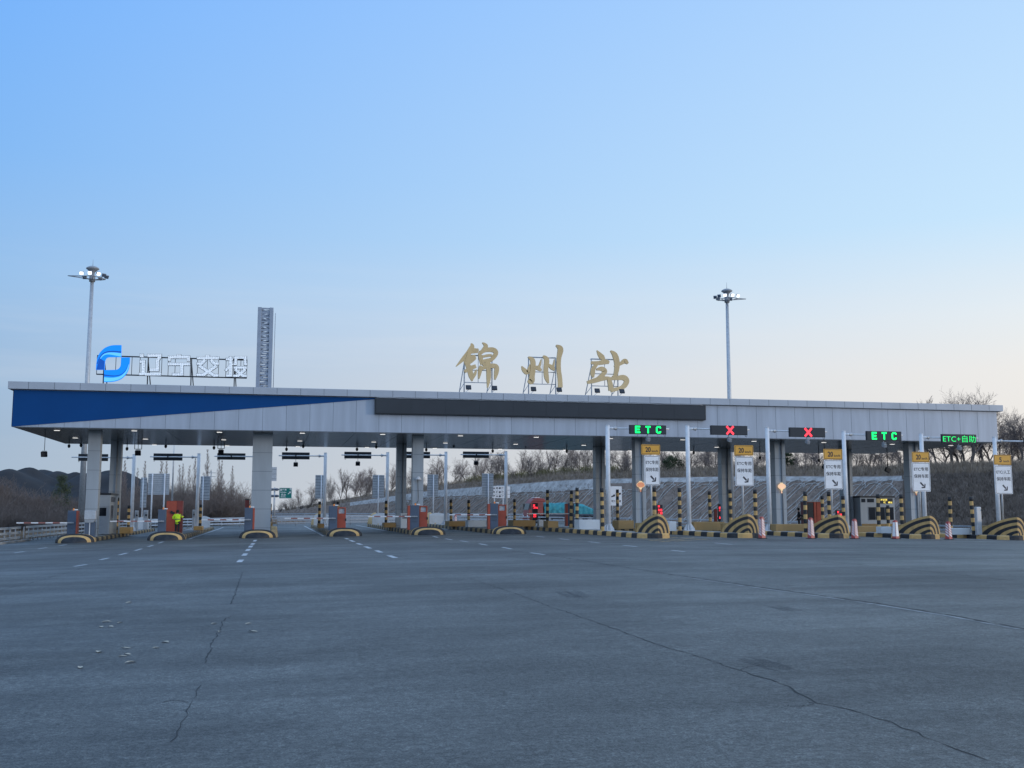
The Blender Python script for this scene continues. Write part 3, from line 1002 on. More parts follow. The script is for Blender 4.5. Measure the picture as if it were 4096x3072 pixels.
# ---- low rounded tail bumps facing the camera on the exit islands
def tail(label, loc, group):
    t = thing('island_bumper', label, 'island bumper', loc, 0, group)
    mb = MB()
    n = 28
    ax, bz, ay = 1.14, .56, 1.7
    # a low dome, its front sliced back: bands of radius in the front plane
    bands = [(1., .90, 1), (.90, .66, 1), (.66, 0, 1)]
    def fp(r, f):
        y = -.9*(1-r)
        c_ = math.cos(f); return (r*ax*math.copysign(abs(c_)**.8, c_), y, r*bz*max(0, math.sin(f))**.75)
    spec = [(1., .92, 1), (.92, .84, 1), (.84, .66, 0), (.66, .40, 1), (.40, .2, 1), (.2, 0, 1)]
    for r1, r0, c in spec:
        mb.m = c
        for k in range(n):
            f0, f1 = PI*k/n, PI*(k+1)/n
            if r0 > 0:
                mb.add([fp(r0, f0), fp(r1, f0), fp(r1, f1), fp(r0, f1)], [(0, 1, 2, 3)], smooth=True)
            else:
                mb.add([fp(0, 0), fp(r1, f0), fp(r1, f1)], [(0, 1, 2)], smooth=True)
    # yellow rear shell, wider to the right edge
    mb.m = 0
    for k in range(n):
        f0, f1 = PI*k/n, PI*(k+1)/n
        for r1, y1, r0, y0 in ((.999, .002, .985, .5), (.985, .5, .86, 1.1), (.86, 1.1, .3, ay)):
            def q_(r, y, f):
                c_ = math.cos(f)
                return (r*ax*math.copysign(abs(c_)**.8, c_), y, r*bz*max(0, math.sin(f))**.75)
            mb.add([q_(r1, y1, f0), q_(r1, y1, f1), q_(r0, y0, f1), q_(r0, y0, f0)], [(0, 1, 2, 3)], smooth=True)
    mb.build('dome', [M['yellow'], M['black']], t)
    return t
tail0 = None
for i in range(6):
    x = LX[i]
    lab = 'low black and yellow domed bumper, '+LLOC[i]
    if tail0 is None:
        tail0 = tail(lab, (x, 70.0, gz(x)-.02), 'domed bumpers at the near ends of the exit islands')
    else:
        dup(tail0, (x, 70.0, gz(x)-.02), 0, lab)

# ================================================================== GANTRY POLES AND LANE BOARDS
def gantry(x, W, ztop, sgn, xb0, xb1, zarm, xend, label, group):
    """pole with one arm; sgn +1 arm to the right, -1 to the left"""
    z0 = zi(x)-.01
    t = thing('gantry_pole', label, 'gantry pole', (x, W, z0), 0, group)
    h = ztop-z0
    mb = MB(); mb.tube([(0, 0, .02), (0, 0, h)], [.155, .135], 14)
    mb.tube([(0, 0, h), (0, 0, h+.03)], [.15, .12], 14)
    mb.build('pole', M['white'], t)
    mb = MB()
    mb.tube([(0, 0, 0), (0, 0, .03)], .38, 16)
    for k in range(8):
        a = 2*PI*k/8+.2
        M3 = Matrix.Rotation(a, 3, 'Z')
        vs = [M3@Vector(p) for p in [(.12, -.012, .03), (.36, -.012, .03), (.36, -.012, .14), (.17, -.012, .42), (.12, -.012, .42), (.12, .012, .03), (.36, .012, .03), (.36, .012, .14), (.17, .012, .42), (.12, .012, .42)]]
        mb.add(vs, [(0, 1, 2, 3, 4), (9, 8, 7, 6, 5), (0, 5, 6, 1), (1, 6, 7, 2), (2, 7, 8, 3), (3, 8, 9, 4)])
        mb.lathe([(.025, .03), (.025, .07), (0, .075)], tuple(M3@Vector((.31, .0, 0))+Vector((.05, 0, 0))), 6)
    mb.build('flange', M['white'], t)
    za = zarm-z0
    mb = MB()
    mb.tube([(sgn*.10, 0, za), (sgn*.55, 0, za)], .075, 10)
    mb.tube([(sgn*.5, 0, za), (xend-x, 0, za)], .055, 10)
    mb.build('arm', M['white'], t)
    mb = MB()
    mb.tube([(sgn*.52, 0, za), (sgn*.60, 0, za)], .12, 10)
    mb.tube([(sgn*.38, 0, za), (sgn*.52, 0, za)], [.075, .12], 10)
    for s in (-1, 1):
        mb.tube([(sgn*.56, 0, za+s*.1), (sgn*.56, 0, za+s*.16)], .02, 6)
    mb.build('arm_joint', M['galv'], t)
    return t

def board(x0, x1, zb, zt, y, front, label, draw, group):
    """lane signal board on the arm; front = -1 faces the camera"""
    cx, cz = (x0+x1)/2, (zb+zt)/2
    t = thing('lane_signal', label, 'lane signal', (cx, y, zb), 0, group)
    w, h = x1-x0, zt-zb
    mb = MB()
    if front < 0:
        mb.box(-w/2, w/2, -.24, -.062, 0, h)
        mb.build('casing', M['darkmetal'], t, bev=.015)
        sm = MB(); sm.box(-w/2+.04, w/2-.04, -.247, -.243, .04, h-.04)
        sm.build('screen', M['screen'], t)
        if draw: draw(t, w, h)
        c = MB(); c.tube([(w/2-.12, -.1, .01), (w/2-.10, -.1, -.09), (w/2-.04, -.1, -.12), (w/2+.02, -.08, -.05), (w/2+.03, -.07, .18)], .014, 6)
        c.build('cable', M['wire'], t)
    else:
        mb.box(-w/2, w/2, .062, .24, 0, h)
        mb.build('casing', M['darkmetal'], t, bev=.015)
        sm = MB()
        for a, b in ((-w/2+.05, -.06), (.06, w/2-.05)):
            sm.box(a, b, .045, .060, h*.06, h*.30); sm.box(a, b, .045, .060, h*.70, h*.94)
        sm.build('rear_hatch', M['darkmetal'], t, bev=.008)
        sm = MB()
        sm.box(-.05, .05, -.07, .058, h*.30, h*.72)
        sm.build('arm_clamp', M['darkmetal'], t)
        c = MB(); c.tube([(-w/2+.06, .04, .01), (-w/2+.04, .0, -.10), (-w/2+.10, -.02, -.12), (-w/2+.14, .0, .02)], .014, 6)
        c.build('cable', M['wire'], t)
    return t

def led_text(s, wfrac, hfrac, m, dx=0, bold=.03, spacing=1.15):
    def f(t, w, h):
        mb = MB()
        lettering(mb, s, dx*w, -.2495, h/2, w*wfrac, h*hfrac, bold, spacing)
        mb.build('lettering', M[m], t)
    return f
def led_etc(t, w, h):
    mb = MB()
    s = h*.80; z0 = h*.10; st = s*.21
    ws = s*.74
    y0, y1 = -.252, -.2485
    xs = [-w*.285, 0, w*.285]
    def bx(x0, x1, za, zb): mb.box(x0, x1, y0, y1, z0+za, z0+zb)
    x = xs[0]-ws/2
    bx(x, x+st, 0, s); bx(x+st, x+ws, 0, st); bx(x+st, x+ws, s-st, s); bx(x+st, x+ws*.9, s/2-st/2, s/2+st/2)
    x = xs[1]-ws/2
    bx(x, x+ws, s-st, s); bx(x+ws/2-st/2, x+ws/2+st/2, 0, s-st)
    x = xs[2]-ws/2
    c = st*.9
    mb.prism([(x+p[0], z0+p[1]) for p in [(0, c), (c, 0), (ws-c*.6, 0), (ws, c*.8), (ws, s*.30), (ws-st, s*.30), (ws-st, st), (st*1.2, st), (st, st*1.3), (st, s-st*1.3), (st*1.2, s-st), (ws-st, s-st), (ws-st, s*.70), (ws, s*.70), (ws, s-c*.8), (ws-c*.6, s), (c, s), (0, s-c)]], y0, y1)
    mb.build('lettering', M['ledgreen'], t)
def led_x(t, w, h):
    mb = MB()
    s = h*.86; cz = h/2; st = s*.24
    cx = .02*w
    for sg in (1, -1):
        d = Vector((sg*.46*s, .5*s)); n_ = Vector((-d.y, d.x)).normalized()*st/2
        q = [(-d-n_), (-d+n_), (d+n_), (d-n_)]
        mb.prism([(cx+p.x, cz+p.y) for p in q], -.252-.001*sg, -.2485-.001*sg)
    mb.build('cross', M['ledred'], t)

RP = [(2430, 1702), (2749, 1703), (3068, 1710), (3374, 1725), (3684, 1735), (3977, 1749)]
RB = [(2514, 2660, 1701.5, 1737.5, 2676), (2838, 2984, 1703.5, 1740.5, 2996), (3152, 3294, 1711.5, 1749, 3306), (3459.5, 3598, 1726, 1763, 3609), (3760, 3897, 1738, 1774.5, 3911), (4091, 4225, 1752, 1790, 4240)]
RLAB = ['left of the two green ETC boards', 'left of the two red X boards', 'right of the two red X boards', 'right of the two green ETC boards', 'green board reading ETC+自助', 'signal board cut off by the right picture edge']
RFN = [led_etc, led_x, led_x, led_etc, led_text('ETC+自助', .95, .74, 'ledgreensoft', 0, -.008, 1.0), None]
cam0 = None
for i in range(6):
    x = RX[i]
    p = at(RP[i][0], RP[i][1], 66.)
    b = RB[i]
    q0 = at(b[0], (b[2]+b[3])/2, 66.); q1 = at(b[1], (b[2]+b[3])/2+1, 66.)
    zt = at((b[0]+b[1])/2, b[2], 66.).z; zb = at((b[0]+b[1])/2, b[3], 66.).z
    za = zt*.62+zb*.38
    gantry(p.x, 66., p.z, 1, 0, 0, za, at(b[4], b[2], 66.).x, 'white pole whose arm carries the '+RLAB[i], 'white gantry poles of the entry lanes')
    board(q0.x, q1.x, zb, zt, 66., -1, ('dark lane signal, the ' if i < 4 else 'dark lane signal, ')+RLAB[i], RFN[i], 'lane signals of the entry lanes')
LP = [(537, 1818), (796, 1815), (1047, 1813), (1302, 1812), (1551, 1810), (1784, 1808), (2024, 1806)]
LB = [(313, 432, 1815, 1843, 287), (614, 730, 1813, 1841, 601), (869, 982, 1812, 1838, 858), (1128, 1239, 1808.5, 1836.5, 1115), (1378, 1486, 1806.5, 1833.5, 1366), (1611, 1721, 1806, 1832, 1600), (1853, 1957, 1805.5, 1831, 1842)]
LNAME = ['over the leftmost lane', 'above the attendant in yellow', 'just left of the wide column', 'just right of the wide column', 'left of the loudspeaker column', 'right of the loudspeaker column', 'nearest the red truck']
for i in range(7):
    p = at(LP[i][0], LP[i][1], 97.)
    b = LB[i]
    q0 = at(b[0], b[2], 97.); q1 = at(b[1], b[2], 97.)
    zt = at(b[0], b[2], 97.).z; zb = at(b[0], b[3], 97.).z
    za = zb*.5+zt*.5
    gantry(p.x, 97., p.z, -1, 0, 0, za, at(b[4], b[2], 97.).x, 'white pole holding the dark board back '+LNAME[i], 'white gantry poles beyond the canopy')
    board(q0.x, q1.x, zb, zt, 97., 1, 'dark back of a lane signal '+LNAME[i], None, 'lane signals seen from behind')

# ---- box cameras hanging under boards / soffit
def box_camera(label, loc, rod, group, rotz=0, s=1.):
    """hangs below loc by rod metres"""
    t = thing('hanging_floodlight', label, 'floodlight', loc, rotz, group)
    mb = MB(); mb.tube([(0, 0, 0), (0, 0, -rod)], .02, 6)
    mb.beam((-.14*s, 0, -rod-.04), (.14*s, 0, -rod-.04), .04, .03)
    mb.build('rod', M['darkmetal'], t)
    mb = MB(); mb.obox((0, -.04, -rod-.26*s), (.40*s, .16*s, .36*s), Matrix.Rotation(R(24), 3, 'X'))
    mb.build('lamp_head', M['darkmetal'], t, bev=.02)
    mb = MB(); mb.obox((0, -.125*s, -rod-.295*s), (.34*s, .012, .29*s), Matrix.Rotation(R(24), 3, 'X'))
    mb.build('lens', M['lens'], t)
    return t
for i in (3, 4, 6):
    b = LB[i]
    q = at((b[0]+b[1])/2, b[3], 97.)
    box_camera('black floodlight hanging under the lane signal '+LNAME[i], (q.x, 97.12, q.z), .22, 'floodlights under the lane signals', 0, 1.)
for i in range(5):
    b = RB[i]
    q = at((b[0]+b[1])/2, b[3], 66.)
    t = thing('lane_camera', 'grey bracket camera below '+('the ' if i < 4 else 'the ')+RLAB[i], 'camera', (q.x, 66., q.z), 0, 'cameras below the entry lane signals')
    mb = MB(); mb.tube([(0, -.15, 0), (0, -.15, -.14)], .03, 6); mb.tube([(-.12, -.15, -.15), (.18, -.2, -.17)], .035, 6)
    mb.build('bracket', M['greypaint'], t)
    mb = MB(); mb.obox((.02, -.2, -.33), (.20, .34, .22), Matrix.Rotation(R(20), 3, 'X')); mb.tube([(.02, -.16, -.24), (.02, -.16, -.15)], .025, 6)
    mb.build('housing', M['greypaint'], t, bev=.015)
# lamps on rods below the soffit at the left
for px, py, ytop, W, lab in ((177, 1816, 1711, 77, 'black floodlight on a single rod at the left soffit end'), (552, 1811, 1716, 80, 'black floodlight on a frame right of the leftmost columns'), (884, 1808, 1728, 82, 'black floodlight on rods left of the wide column')):
    q = at(px, py, W)
    t = box_camera(lab, (q.x, W, ZB), ZB-q.z-.24, 'floodlights hung from the soffit', 0, 1.)
    if px > 300:
        mb = MB()
        for s in (-.24, .24):
            mb.tube([(s, 0, 0), (s, 0, -(ZB-q.z)+.26)], .025, 6)
        mb.tube([(-.24, 0, -(ZB-q.z)+.26), (.24, 0, -(ZB-q.z)+.26)], .025, 6)
        mb.build('hanging_frame', M['darkmetal'], t)
# slim cameras and aerials hanging from the soffit
HANG = [(276,1785,'left of the leftmost column'),(324,1782,'beside the leftmost column'),(508,1796,'between the leftmost columns and the second pole'),(663,1786,'above the second lane'),(856,1792,'above the attendant'),(1146,1798,'right of the wide column'),(1213,1786,'in the lane right of the wide column'),(1428,1798,'left of the loudspeaker column'),(1505,1788,'close left of the loudspeaker column'),(1705,1800,'close right of the loudspeaker column'),(1815,1784,'above the sixth island'),(1971,1805,'above the white route sign'),(2103,1784,'above the truck cab'),(2267,1806,'above the truck load'),(2775,1812,'right of the second white entry pole'),(3040,1832,'beside the second speed plate'),(3276,1842,'left of the third speed plate'),(3300,1868,'on the long rod by the third speed plate'),(3551,1880,'on the long rod by the fourth speed plate')]
for px, py, lab in HANG:
    W = 86. if py < 1815 else 82.
    q = at(px, py, W)
    t = thing('hanging_camera', 'small dark camera under the soffit '+lab, 'camera', (q.x, W, ZB), 0, 'cameras hung on rods from the soffit')
    L = ZB-q.z
    mb = MB(); mb.tube([(0, 0, 0), (0, 0, -L+.1)], .03, 6); mb.build('rod', M['wire'], t)
    mb = MB(); mb.lathe([(0, .15), (.09, .12), (.11, .0), (.07, -.1), (0, -.14)], (0, 0, -L), 10)
    if py > 1860:
        mb = MB(); mb.obox((0, 0, -L), (.42, .3, .34), Matrix.Rotation(R(25), 3, 'Y'))
    mb.build('housing', M['darkmetal'], t)

# ================================================================== SPEED PLATE SIGNS OF THE ENTRY LANES
def rrect(x0, x1, z0, z1, r, n=5):
    out = []
    for cx, cz, a0 in ((x1-r, z1-r, 0), (x0+r, z1-r, PI/2), (x0+r, z0+r, PI), (x1-r, z0+r, 1.5*PI)):
        for k in range(n+1):
            a = a0+PI/2*k/n
            out.append((cx+r*math.cos(a), cz+r*math.sin(a)))
    return out
def frame_line(mb, x0, x1, z0, z1, r, w, y):
    a = rrect(x0, x1, z0, z1, r); b = rrect(x0+w, x1-w, z0+w, z1-w, max(r-w, .01))
    n = len(a)
    for i in range(n):
        j = (i+1) % n
        mb.add([(a[i][0], y, a[i][1]), (a[j][0], y, a[j][1]), (b[j][0], y, b[j][1]), (b[i][0], y, b[i][1])], [(0, 1, 2, 3)])
SG = [(2563,2638,1778.5,1819, 2575,2637,1822.5,1941, 2606), (2935,3010,1781.5,1822, 2939,3011,1827,1944, 2973), (3291,3366,1796.5,1838, 3295,3367,1840,1957, 3329), (3645,3713,1808,1849, 3646,3717,1850,1966, 3682), (3972,4040,1819.5,1859.5, 3976,4045,1862,1976, 4012)]
for i, (a0, a1, at0, at1, b0, b1, bt0, bt1, pp) in enumerate(SG):
    W = 59.4
    sp = '20' if i < 4 else '5'
    l1 = 'ETC专用' if i < 4 else 'ETC/人工'
    lab = 'lane sign with amber 20 plate, '+RLOC[i] if i < 4 else 'lane sign with amber 5 km/h plate reading ETC/人工'
    base = at(pp, 2060, W)
    t = thing('lane_sign', lab, 'lane sign', (base.x, W, zi(RX[i])), 0, 'lane signs of the entry lanes')
    mb = MB(); mb.tube([(base.x, W, zi(RX[i])-.02), (base.x, W, at(pp, at0+6, W).z)], .062, 10)
    mb.build('post', M['galv'], t, world=True)
    def board_part(nm, x0, x1, z0, z1, mm, y):
        mb = MB(); mb.prism(rrect(x0, x1, z0, z1, .06), y-.03, y)
        return mb.build(nm, M[mm], t, world=True)
    c = at((a0+a1)/2, (at0+at1)/2, W)
    hw = (at(a1, at0, W).x-at(a0, at0, W).x)/2; hh = (at(a0, at0, W).z-at(a0, at1, W).z)/2
    y = W-.07
    pl = board_part('speed_plate', c.x-hw, c.x+hw, c.z-hh, c.z+hh, 'amber', y)
    mb = MB()
    frame_line(mb, c.x-hw+.035, c.x+hw-.035, c.z-hh+.035, c.z+hh-.035, .05, .022, y-.0325)
    lettering(mb, sp, c.x-hw*(.28 if sp == '20' else .25), y-.0325, c.z, hw*(.56 if sp == '20' else .28), hh*1.0, .03)
    lettering(mb, 'km/h', c.x+hw*.44, y-.0325, c.z-hh*.28, hw*.66, hh*.44, .02)
    mb.build('lettering', M['ink'], pl, world=True)
    c = at((b0+b1)/2, (bt0+bt1)/2, W)
    hw = (at(b1, bt0, W).x-at(b0, bt0, W).x)/2; hh = (at(b0, bt0, W).z-at(b0, bt1, W).z)/2
    pl = board_part('sign_plate', c.x-hw, c.x+hw, c.z-hh, c.z+hh, 'signwhite', y)
    mb = MB()
    frame_line(mb, c.x-hw+.035, c.x+hw-.035, c.z-hh+.035, c.z+hh-.035, .05, .022, y-.0325)
    lettering(mb, l1, c.x, y-.0325, c.z+hh*.54, hw*1.58, hh*.27, .018)
    lettering(mb, '保持车距', c.x, y-.0325, c.z+hh*.06, hw*1.64, hh*.27, .016)
    # arrow pointing down right
    ax, az, s = c.x+hw*.12, c.z-hh*.56, hh*.26
    d = Vector((.70, -.71)); n_ = Vector((.71, .70))
    def q(u, v):
        p = d*u+n_*v
        return (ax+p.x*s, y-.0325, az+p.y*s)
    mb.add([q(-1, -.22), q(.35, -.22), q(.35, .22), q(-1, .22)], [(0, 1, 2, 3)])
    mb.add([q(.1, -.75), q(.45, -.75), q(1.05, 0), q(.45, .75), q(.1, .75), q(.55, 0)], [(0, 1, 2, 5), (5, 2, 3, 4)])
    mb.build('lettering', M['ink'], pl, world=True)
    mb = MB()
    for zz in (c.z+hh*.6, c.z-hh*.6):
        mb.box(base.x-hw*.8, base.x+hw*.8, W-.068, W-.045, zz-.03, zz+.03)
    mb.build('clamp', M['galv'], t, world=True)

# ================================================================== BARRIER GATES
def barrier(i, label, px0, px1, pyt, W, tip, pya, redside, x_isl):
    a, b = at(px0, pyt, W), at(px1, pyt, W)
    z0 = zi(x_isl)-.01
    w, h = b.x-a.x, a.z-z0
    t = thing('barrier_gate', label, 'barrier gate', ((a.x+b.x)/2, W, z0), 0, 'barrier gates of the toll lanes')
    mb = MB(); mb.box(-w/2, w/2, 0, .42, .02, h)
    mb.build('cabinet', M['slate'], t, bev=.02)
    mb = MB(); mb.box(-w/2+.06, w/2-.07, -.012, -.002, .12, h*.42)
    for k in range(5):
        mb.box(-w/2+.1, w/2-.12, -.018, -.0125, h*.32+k*.018, h*.32+k*.018+.008)
    mb.build('service_door', M['slate'], t, bev=.006)
    if redside:
        mb = MB(); 
        if redside > 0: mb.box(w/2+.004, w/2+.12, -.01, .43, .02, h*.985)
        else: mb.box(-w/2-.16, -w/2-.004, -.01, .43, .02, h*.99)
        mb.build('side_panel', M['red'], t, bev=.01)
    mb = MB(); mb.lathe([(.06, h), (.06, h+.03), (.045, h+.12), (0, h+.14)], (w*.12, .2, 0), 10)
    mb.build('warning_lamp', M['orange'], t)
    mb = MB(); mb.obox((w*.42, .1, h+.05), (.22, .12, .07), Matrix.Rotation(R(15), 3, 'Z'))
    mb.build('gate_camera', M['white'], t, bev=.01)
    q = at(tip, pya, W-.12)
    za = q.z-z0
    xt = q.x-(a.x+b.x)/2
    arm = MB()
    nseg = 7
    x0 = w*.30 if xt < 0 else -w*.3
    arm.m = 2
    arm.box(min(x0, -w/2*.9), max(x0, w*.3), -.16, -.10, za-.035, za+.035)
    xs = -w/2*.9
    for k in range(nseg):
        arm.m = k % 2
        u0, u1 = xs+(xt-xs)*k/nseg, xs+(xt-xs)*(k+1)/nseg
        arm.box(u1, u0, -.155, -.115, za-.038, za+.038)
    ar = arm.build('arm', [M['white'], M['armred'] if i != 6 else M['white'], M['greypaint']], t)
    mb = MB(); mb.tube([(-.02, -.005, za), (-.02, -.098, za)], .055, 10)
    mb.build('arm_hub', M['greypaint'], t)
    return t
barrier(0, 'slate barrier gate with raised-level striped arm at far left, '+LLOC[0], 271, 306, 2042, 72.4, 66, 2091.5, 1, LX[0])
barrier(1, 'slate barrier gate beside the tall red cabinet, '+LLOC[1], 633, 665, 2038, 72.6, 440, 2085, 0, LX[1])
barrier(2, 'slate barrier gate with thin red side, '+LLOC[2], 979, 1012, 2031, 72.4, 806, 2079, 1, LX[2])
barrier(3, 'slate barrier gate with red ticket machine on the '+LLOC[3], 1316, 1350, 2024, 72.6, 1138, 2073.5, 0, LX[3])
barrier(4, 'slate barrier gate under a hanging cable, '+LLOC[4], 1641, 1677, 2021, 72.6, 1472, 2066, -1, LX[4])
barrier(5, 'slate barrier gate with red ticket machine, '+LLOC[5], 1961, 1993, 2014, 72.6, 1796, 2059, -1, LX[5])
barrier(6, 'slate barrier gate with long white arm crossing before the truck', 2271, 2298, 2013, 84., 2107, 2055, -1, RX[0])

# red ticket machines to the right of the gates
def red_machine(label, px0, px1, pyt, W, x_isl):
    a, b = at(px0, pyt, W), at(px1, pyt, W)
    z0 = zi(x_isl)-.01
    w, h = b.x-a.x, a.z-z0
    t = thing('ticket_machine', label, 'ticket machine', ((a.x+b.x)/2, W, z0), 0, 'red ticket machines on the exit islands')
    mb = MB()
    mb.box(-w/2, w/2, 0, .55, .02, h-.42)
    mb.box(-w/2, -w/2+.09, 0, .55, h-.42, h); mb.box(w/2-.09, w/2, 0, .55, h-.42, h); mb.box(-w/2+.09, w/2-.09, 0, .55, h-.08, h)
    mb.build('cabinet', M['red'], t, bev=.012)
    mb = MB(); mb.box(-w/2+.095, w/2-.095, .12, .40, h-.41, h-.085)
    mb.build('screen_hood', M['pale'], t)
    mb = MB(); mb.box(-w/2+.16, w/2-.16, .108, .118, h-.36, h-.13)
    mb.build('display', M['galv'], t)
    mb = MB(); mb.box(w/2-.05, w/2+.03, -.05, -.002, h*.43, h*.53)
    mb.build('handle', M['black'], t)
red_machine('red ticket machine with open top hood right of the wide column', 1350, 1384, 2029, 73.2, LX[3])
red_machine('red ticket machine with open top hood by the loudspeaker column', 1678, 1710, 2023, 73.2, LX[4])
red_machine('red ticket machine with open top hood left of the truck', 1993, 2026, 2018, 73.2, LX[5])
# tall red cabinet behind the attendant, two doors
W = 75.2
a, b = at(666, 2003, W), at(731, 2003, W)
z0 = zi(LX[1])-.01
t = thing('red_cabinet', 'tall red two-door cabinet behind the attendant in yellow', 'cabinet', ((a.x+b.x)/2, W, z0))
w, h = b.x-a.x, a.z-z0
mb = MB(); mb.box(-w/2, w/2, .03, .8, .02, h); mb.build('carcass', M['maroon'], t, bev=.01)
for s, (u0, u1, mm) in enumerate(((-w/2+.01, w*.14, 'red'), (w*.16, w/2-.02, 'maroon'))):
    mb = MB(); mb.box(u0, u1, 0, .028, .08, h-.03); mb.build('door', M[mm], t, bev=.008)
mb = MB(); mb.box(-w*.14, w*.04, -.08, -.002, h*.60, h*.66); mb.box(-w*.22, -w*.1, -.12, -.002, h*.62, h*.70)
mb.build('ticket_tray', M['darkmetal'], t)
mb = MB(); mb.box(w*.12, w*.16, -.04, -.002, h*.34, h*.42); mb.build('handle', M['black'], t)
# red box peeping out behind the wide column's gate
W = 76.
a, b = at(981, 1997, W), at(997, 1997, W)
z0 = zi(LX[2])-.01
t = thing('red_cabinet', 'narrow red cabinet behind the gate at the wide column', 'cabinet', ((a.x+b.x)/2, W, z0))
mb = MB(); mb.box(a.x-(a.x+b.x)/2, b.x-(a.x+b.x)/2, 0, .5, 0, a.z-z0-.06); mb.build('carcass', M['maroon'], t, bev=.01)
mb = MB(); mb.box(a.x-(a.x+b.x)/2-.02, b.x-(a.x+b.x)/2+.02, -.03, .53, a.z-z0-.058, a.z-z0); mb.build('top', M['darkmetal'], t)

# grey service pillar on the leftmost island
W = 71.6
a, b = at(338, 2042, W), at(384, 2042, W)
z0 = zi(LX[0])-.01
t = thing('service_pillar', 'pale grey service box on a pillar before the leftmost column', 'service box', ((a.x+b.x)/2, W, z0))
w = b.x-a.x; h = a.z-z0
mb = MB(); mb.box(-w/2, w/2, 0, .5, h-.56, h); mb.build('upper_box', M['galv'], t, bev=.02)
mb = MB(); mb.prism([(-w/2+.02, h-.565), (w/2-.02, h-.565), (w*.3, h-.75), (-w/2+.1, h-.75)], .02, .48); mb.build('hood', M['greypaint'], t)
mb = MB(); mb.box(-w/2+.04, -.03, .06, .46, 0, h-.76); mb.build('pillar', M['slate'], t, bev=.01)
mb = MB(); mb.box(-.025, .02, .05, .47, 0, h-.76); mb.build('edge_strip', M['white'], t)
mb = MB(); mb.box(.03, w/2-.02, .08, .46, 0, h-.70); mb.build('side_locker', M['slate'], t, bev=.01)

# ---- grey booth on the leftmost island
W = 79.
a, b = at(386, 1975, W), at(443, 1975, W)
z0 = zi(LX[0])-.01
bw, bh = b.x-a.x, a.z-z0
t = thing('toll_booth', 'grey toll booth with a half-glazed door on the leftmost island', 'toll booth', ((a.x+b.x)/2, W, z0))
bd = 3.6
mb = MB(); mb.box(-bw/2, bw/2, 0, bd, .04, bh-.08); mb.build('body', M['column'], t, bev=.015)
mb = MB(); mb.box(-bw/2-.04, bw/2+.04, -.04, bd+.04, bh-.079, bh+.06); mb.build('roof', M['darkmetal'], t)
mb = MB(); mb.box(-bw/2+.02, bw/2-.10, -.022, -.003, .10, bh*.70); d_ = mb.build('door', M['greypaint'], t, bev=.006)
mb = MB(); mb.box(-bw/2+.10, bw/2-.24, -.030, -.0225, bh*.46, bh*.66); mb.build('pane', M['glass'], d_)
mb = MB(); mb.box(-bw/2+.07, -bw/2+.10, -.06, -.0225, bh*.36, bh*.40); mb.build('handle', M['black'], d_)
mb = MB(); mb.box(bw/2+.003, bw/2+.02, .5, 1.5, bh*.32, bh*.72); mb.build('side_window', M['glass'], t)
mb = MB()
for k in range(3): mb.box(bw/2+.003, bw/2+.015, .4+k*.7, .9+k*.7, bh*.80, bh*.93)
mb.build('clerestory', M['glass'], t)
# ---- booth on the right
W = 84.
z0 = zi(RX[3])-.01
a, b = at(3440, 1985, W), at(3577, 1985, W)
bw, bh = b.x-a.x, a.z-z0
t = thing('toll_booth', 'grey toll booth with yellow LED text and dark windows at right', 'toll booth', ((a.x+b.x)/2, W, z0))
mb = MB(); mb.box(-bw/2, bw/2, 0, 2.6, .04, bh-.12); mb.build('body', M['column'], t, bev=.015)
mb = MB(); mb.box(-bw/2-.02, bw/2+.02, -.04, 2.64, bh-.119, bh+.03); mb.build('roof', M['darkmetal'], t)
fx = lambda u: -bw/2+bw*u
mb = MB()
for u0, u1 in ((.03, .15), (.20, .40)): mb.box(fx(u0), fx(u1), -.012, -.002, bh*.80, bh*.92)
mb.build('clerestory', M['glass'], t)
mb = MB(); mb.box(fx(.56), fx(.94), -.06, -.002, bh*.76, bh*.935); dsp = mb.build('led_panel', M['darkmetal'], t, bev=.008)
mb = MB()
lettering(mb, '欢迎您', fx(.68), -.0625, bh*.885, bw*.20, bh*.068, .02)
lettering(mb, 'IC', fx(.70), -.0625, bh*.80, bw*.06, bh*.060, .02)
lettering(mb, '通道', fx(.86), -.0625, bh*.80, bw*.13, bh*.062, .02)
mb.build('lettering', M['ledyellow'], dsp)
mb = MB(); mb.box(fx(.225), fx(.965), -.03, -.002, bh*.215, bh*.655); wf = mb.build('window', M['greypaint'], t)
mb = MB()
for u0, u1 in ((.235, .42), (.43, .70), (.71, .957)): mb.box(fx(u0), fx(u1), -.036, -.031, bh*.23, bh*.64)
mb.build('pane', M['glass'], wf)
mb = MB(); mb.box(fx(.02), fx(.98), -.04, -.002, .05, bh*.10); mb.build('skirting', M['ochre'], t)
# brown service kiosk beside the dark figure
W = 82.
z0 = zi(RX[3])-.01
a, b = at(3229, 2004, W), at(3284, 2004, W)
z0 = .2
bw, bh = b.x-a.x, a.z-z0
t = thing('service_kiosk', 'rust-brown service kiosk with dark open side by the bollards', 'kiosk', ((a.x+b.x)/2, W, z0))
mb = MB(); mb.box(-bw/2, bw/2, .02, 1.2, 0, bh-.07); mb.build('carcass', M['maroon'], t, bev=.01)
mb = MB(); mb.box(-bw/2-.03, bw/2+.03, -.02, 1.24, bh-.069, bh); mb.build('roof', M['greypaint'], t)
mb = MB(); mb.box(-bw/2+.03, -bw*.08, -.01, .018, .05, bh-.12); mb.build('open_side', M['darkmetal'], t)
mb = MB(); mb.box(-bw*.05, bw*.12, -.04, .018, .02, bh-.08); mb.box(bw*.17, bw/2-.02, -.02, .018, .02, bh-.10); mb.build('door', M['red'], t, bev=.01)

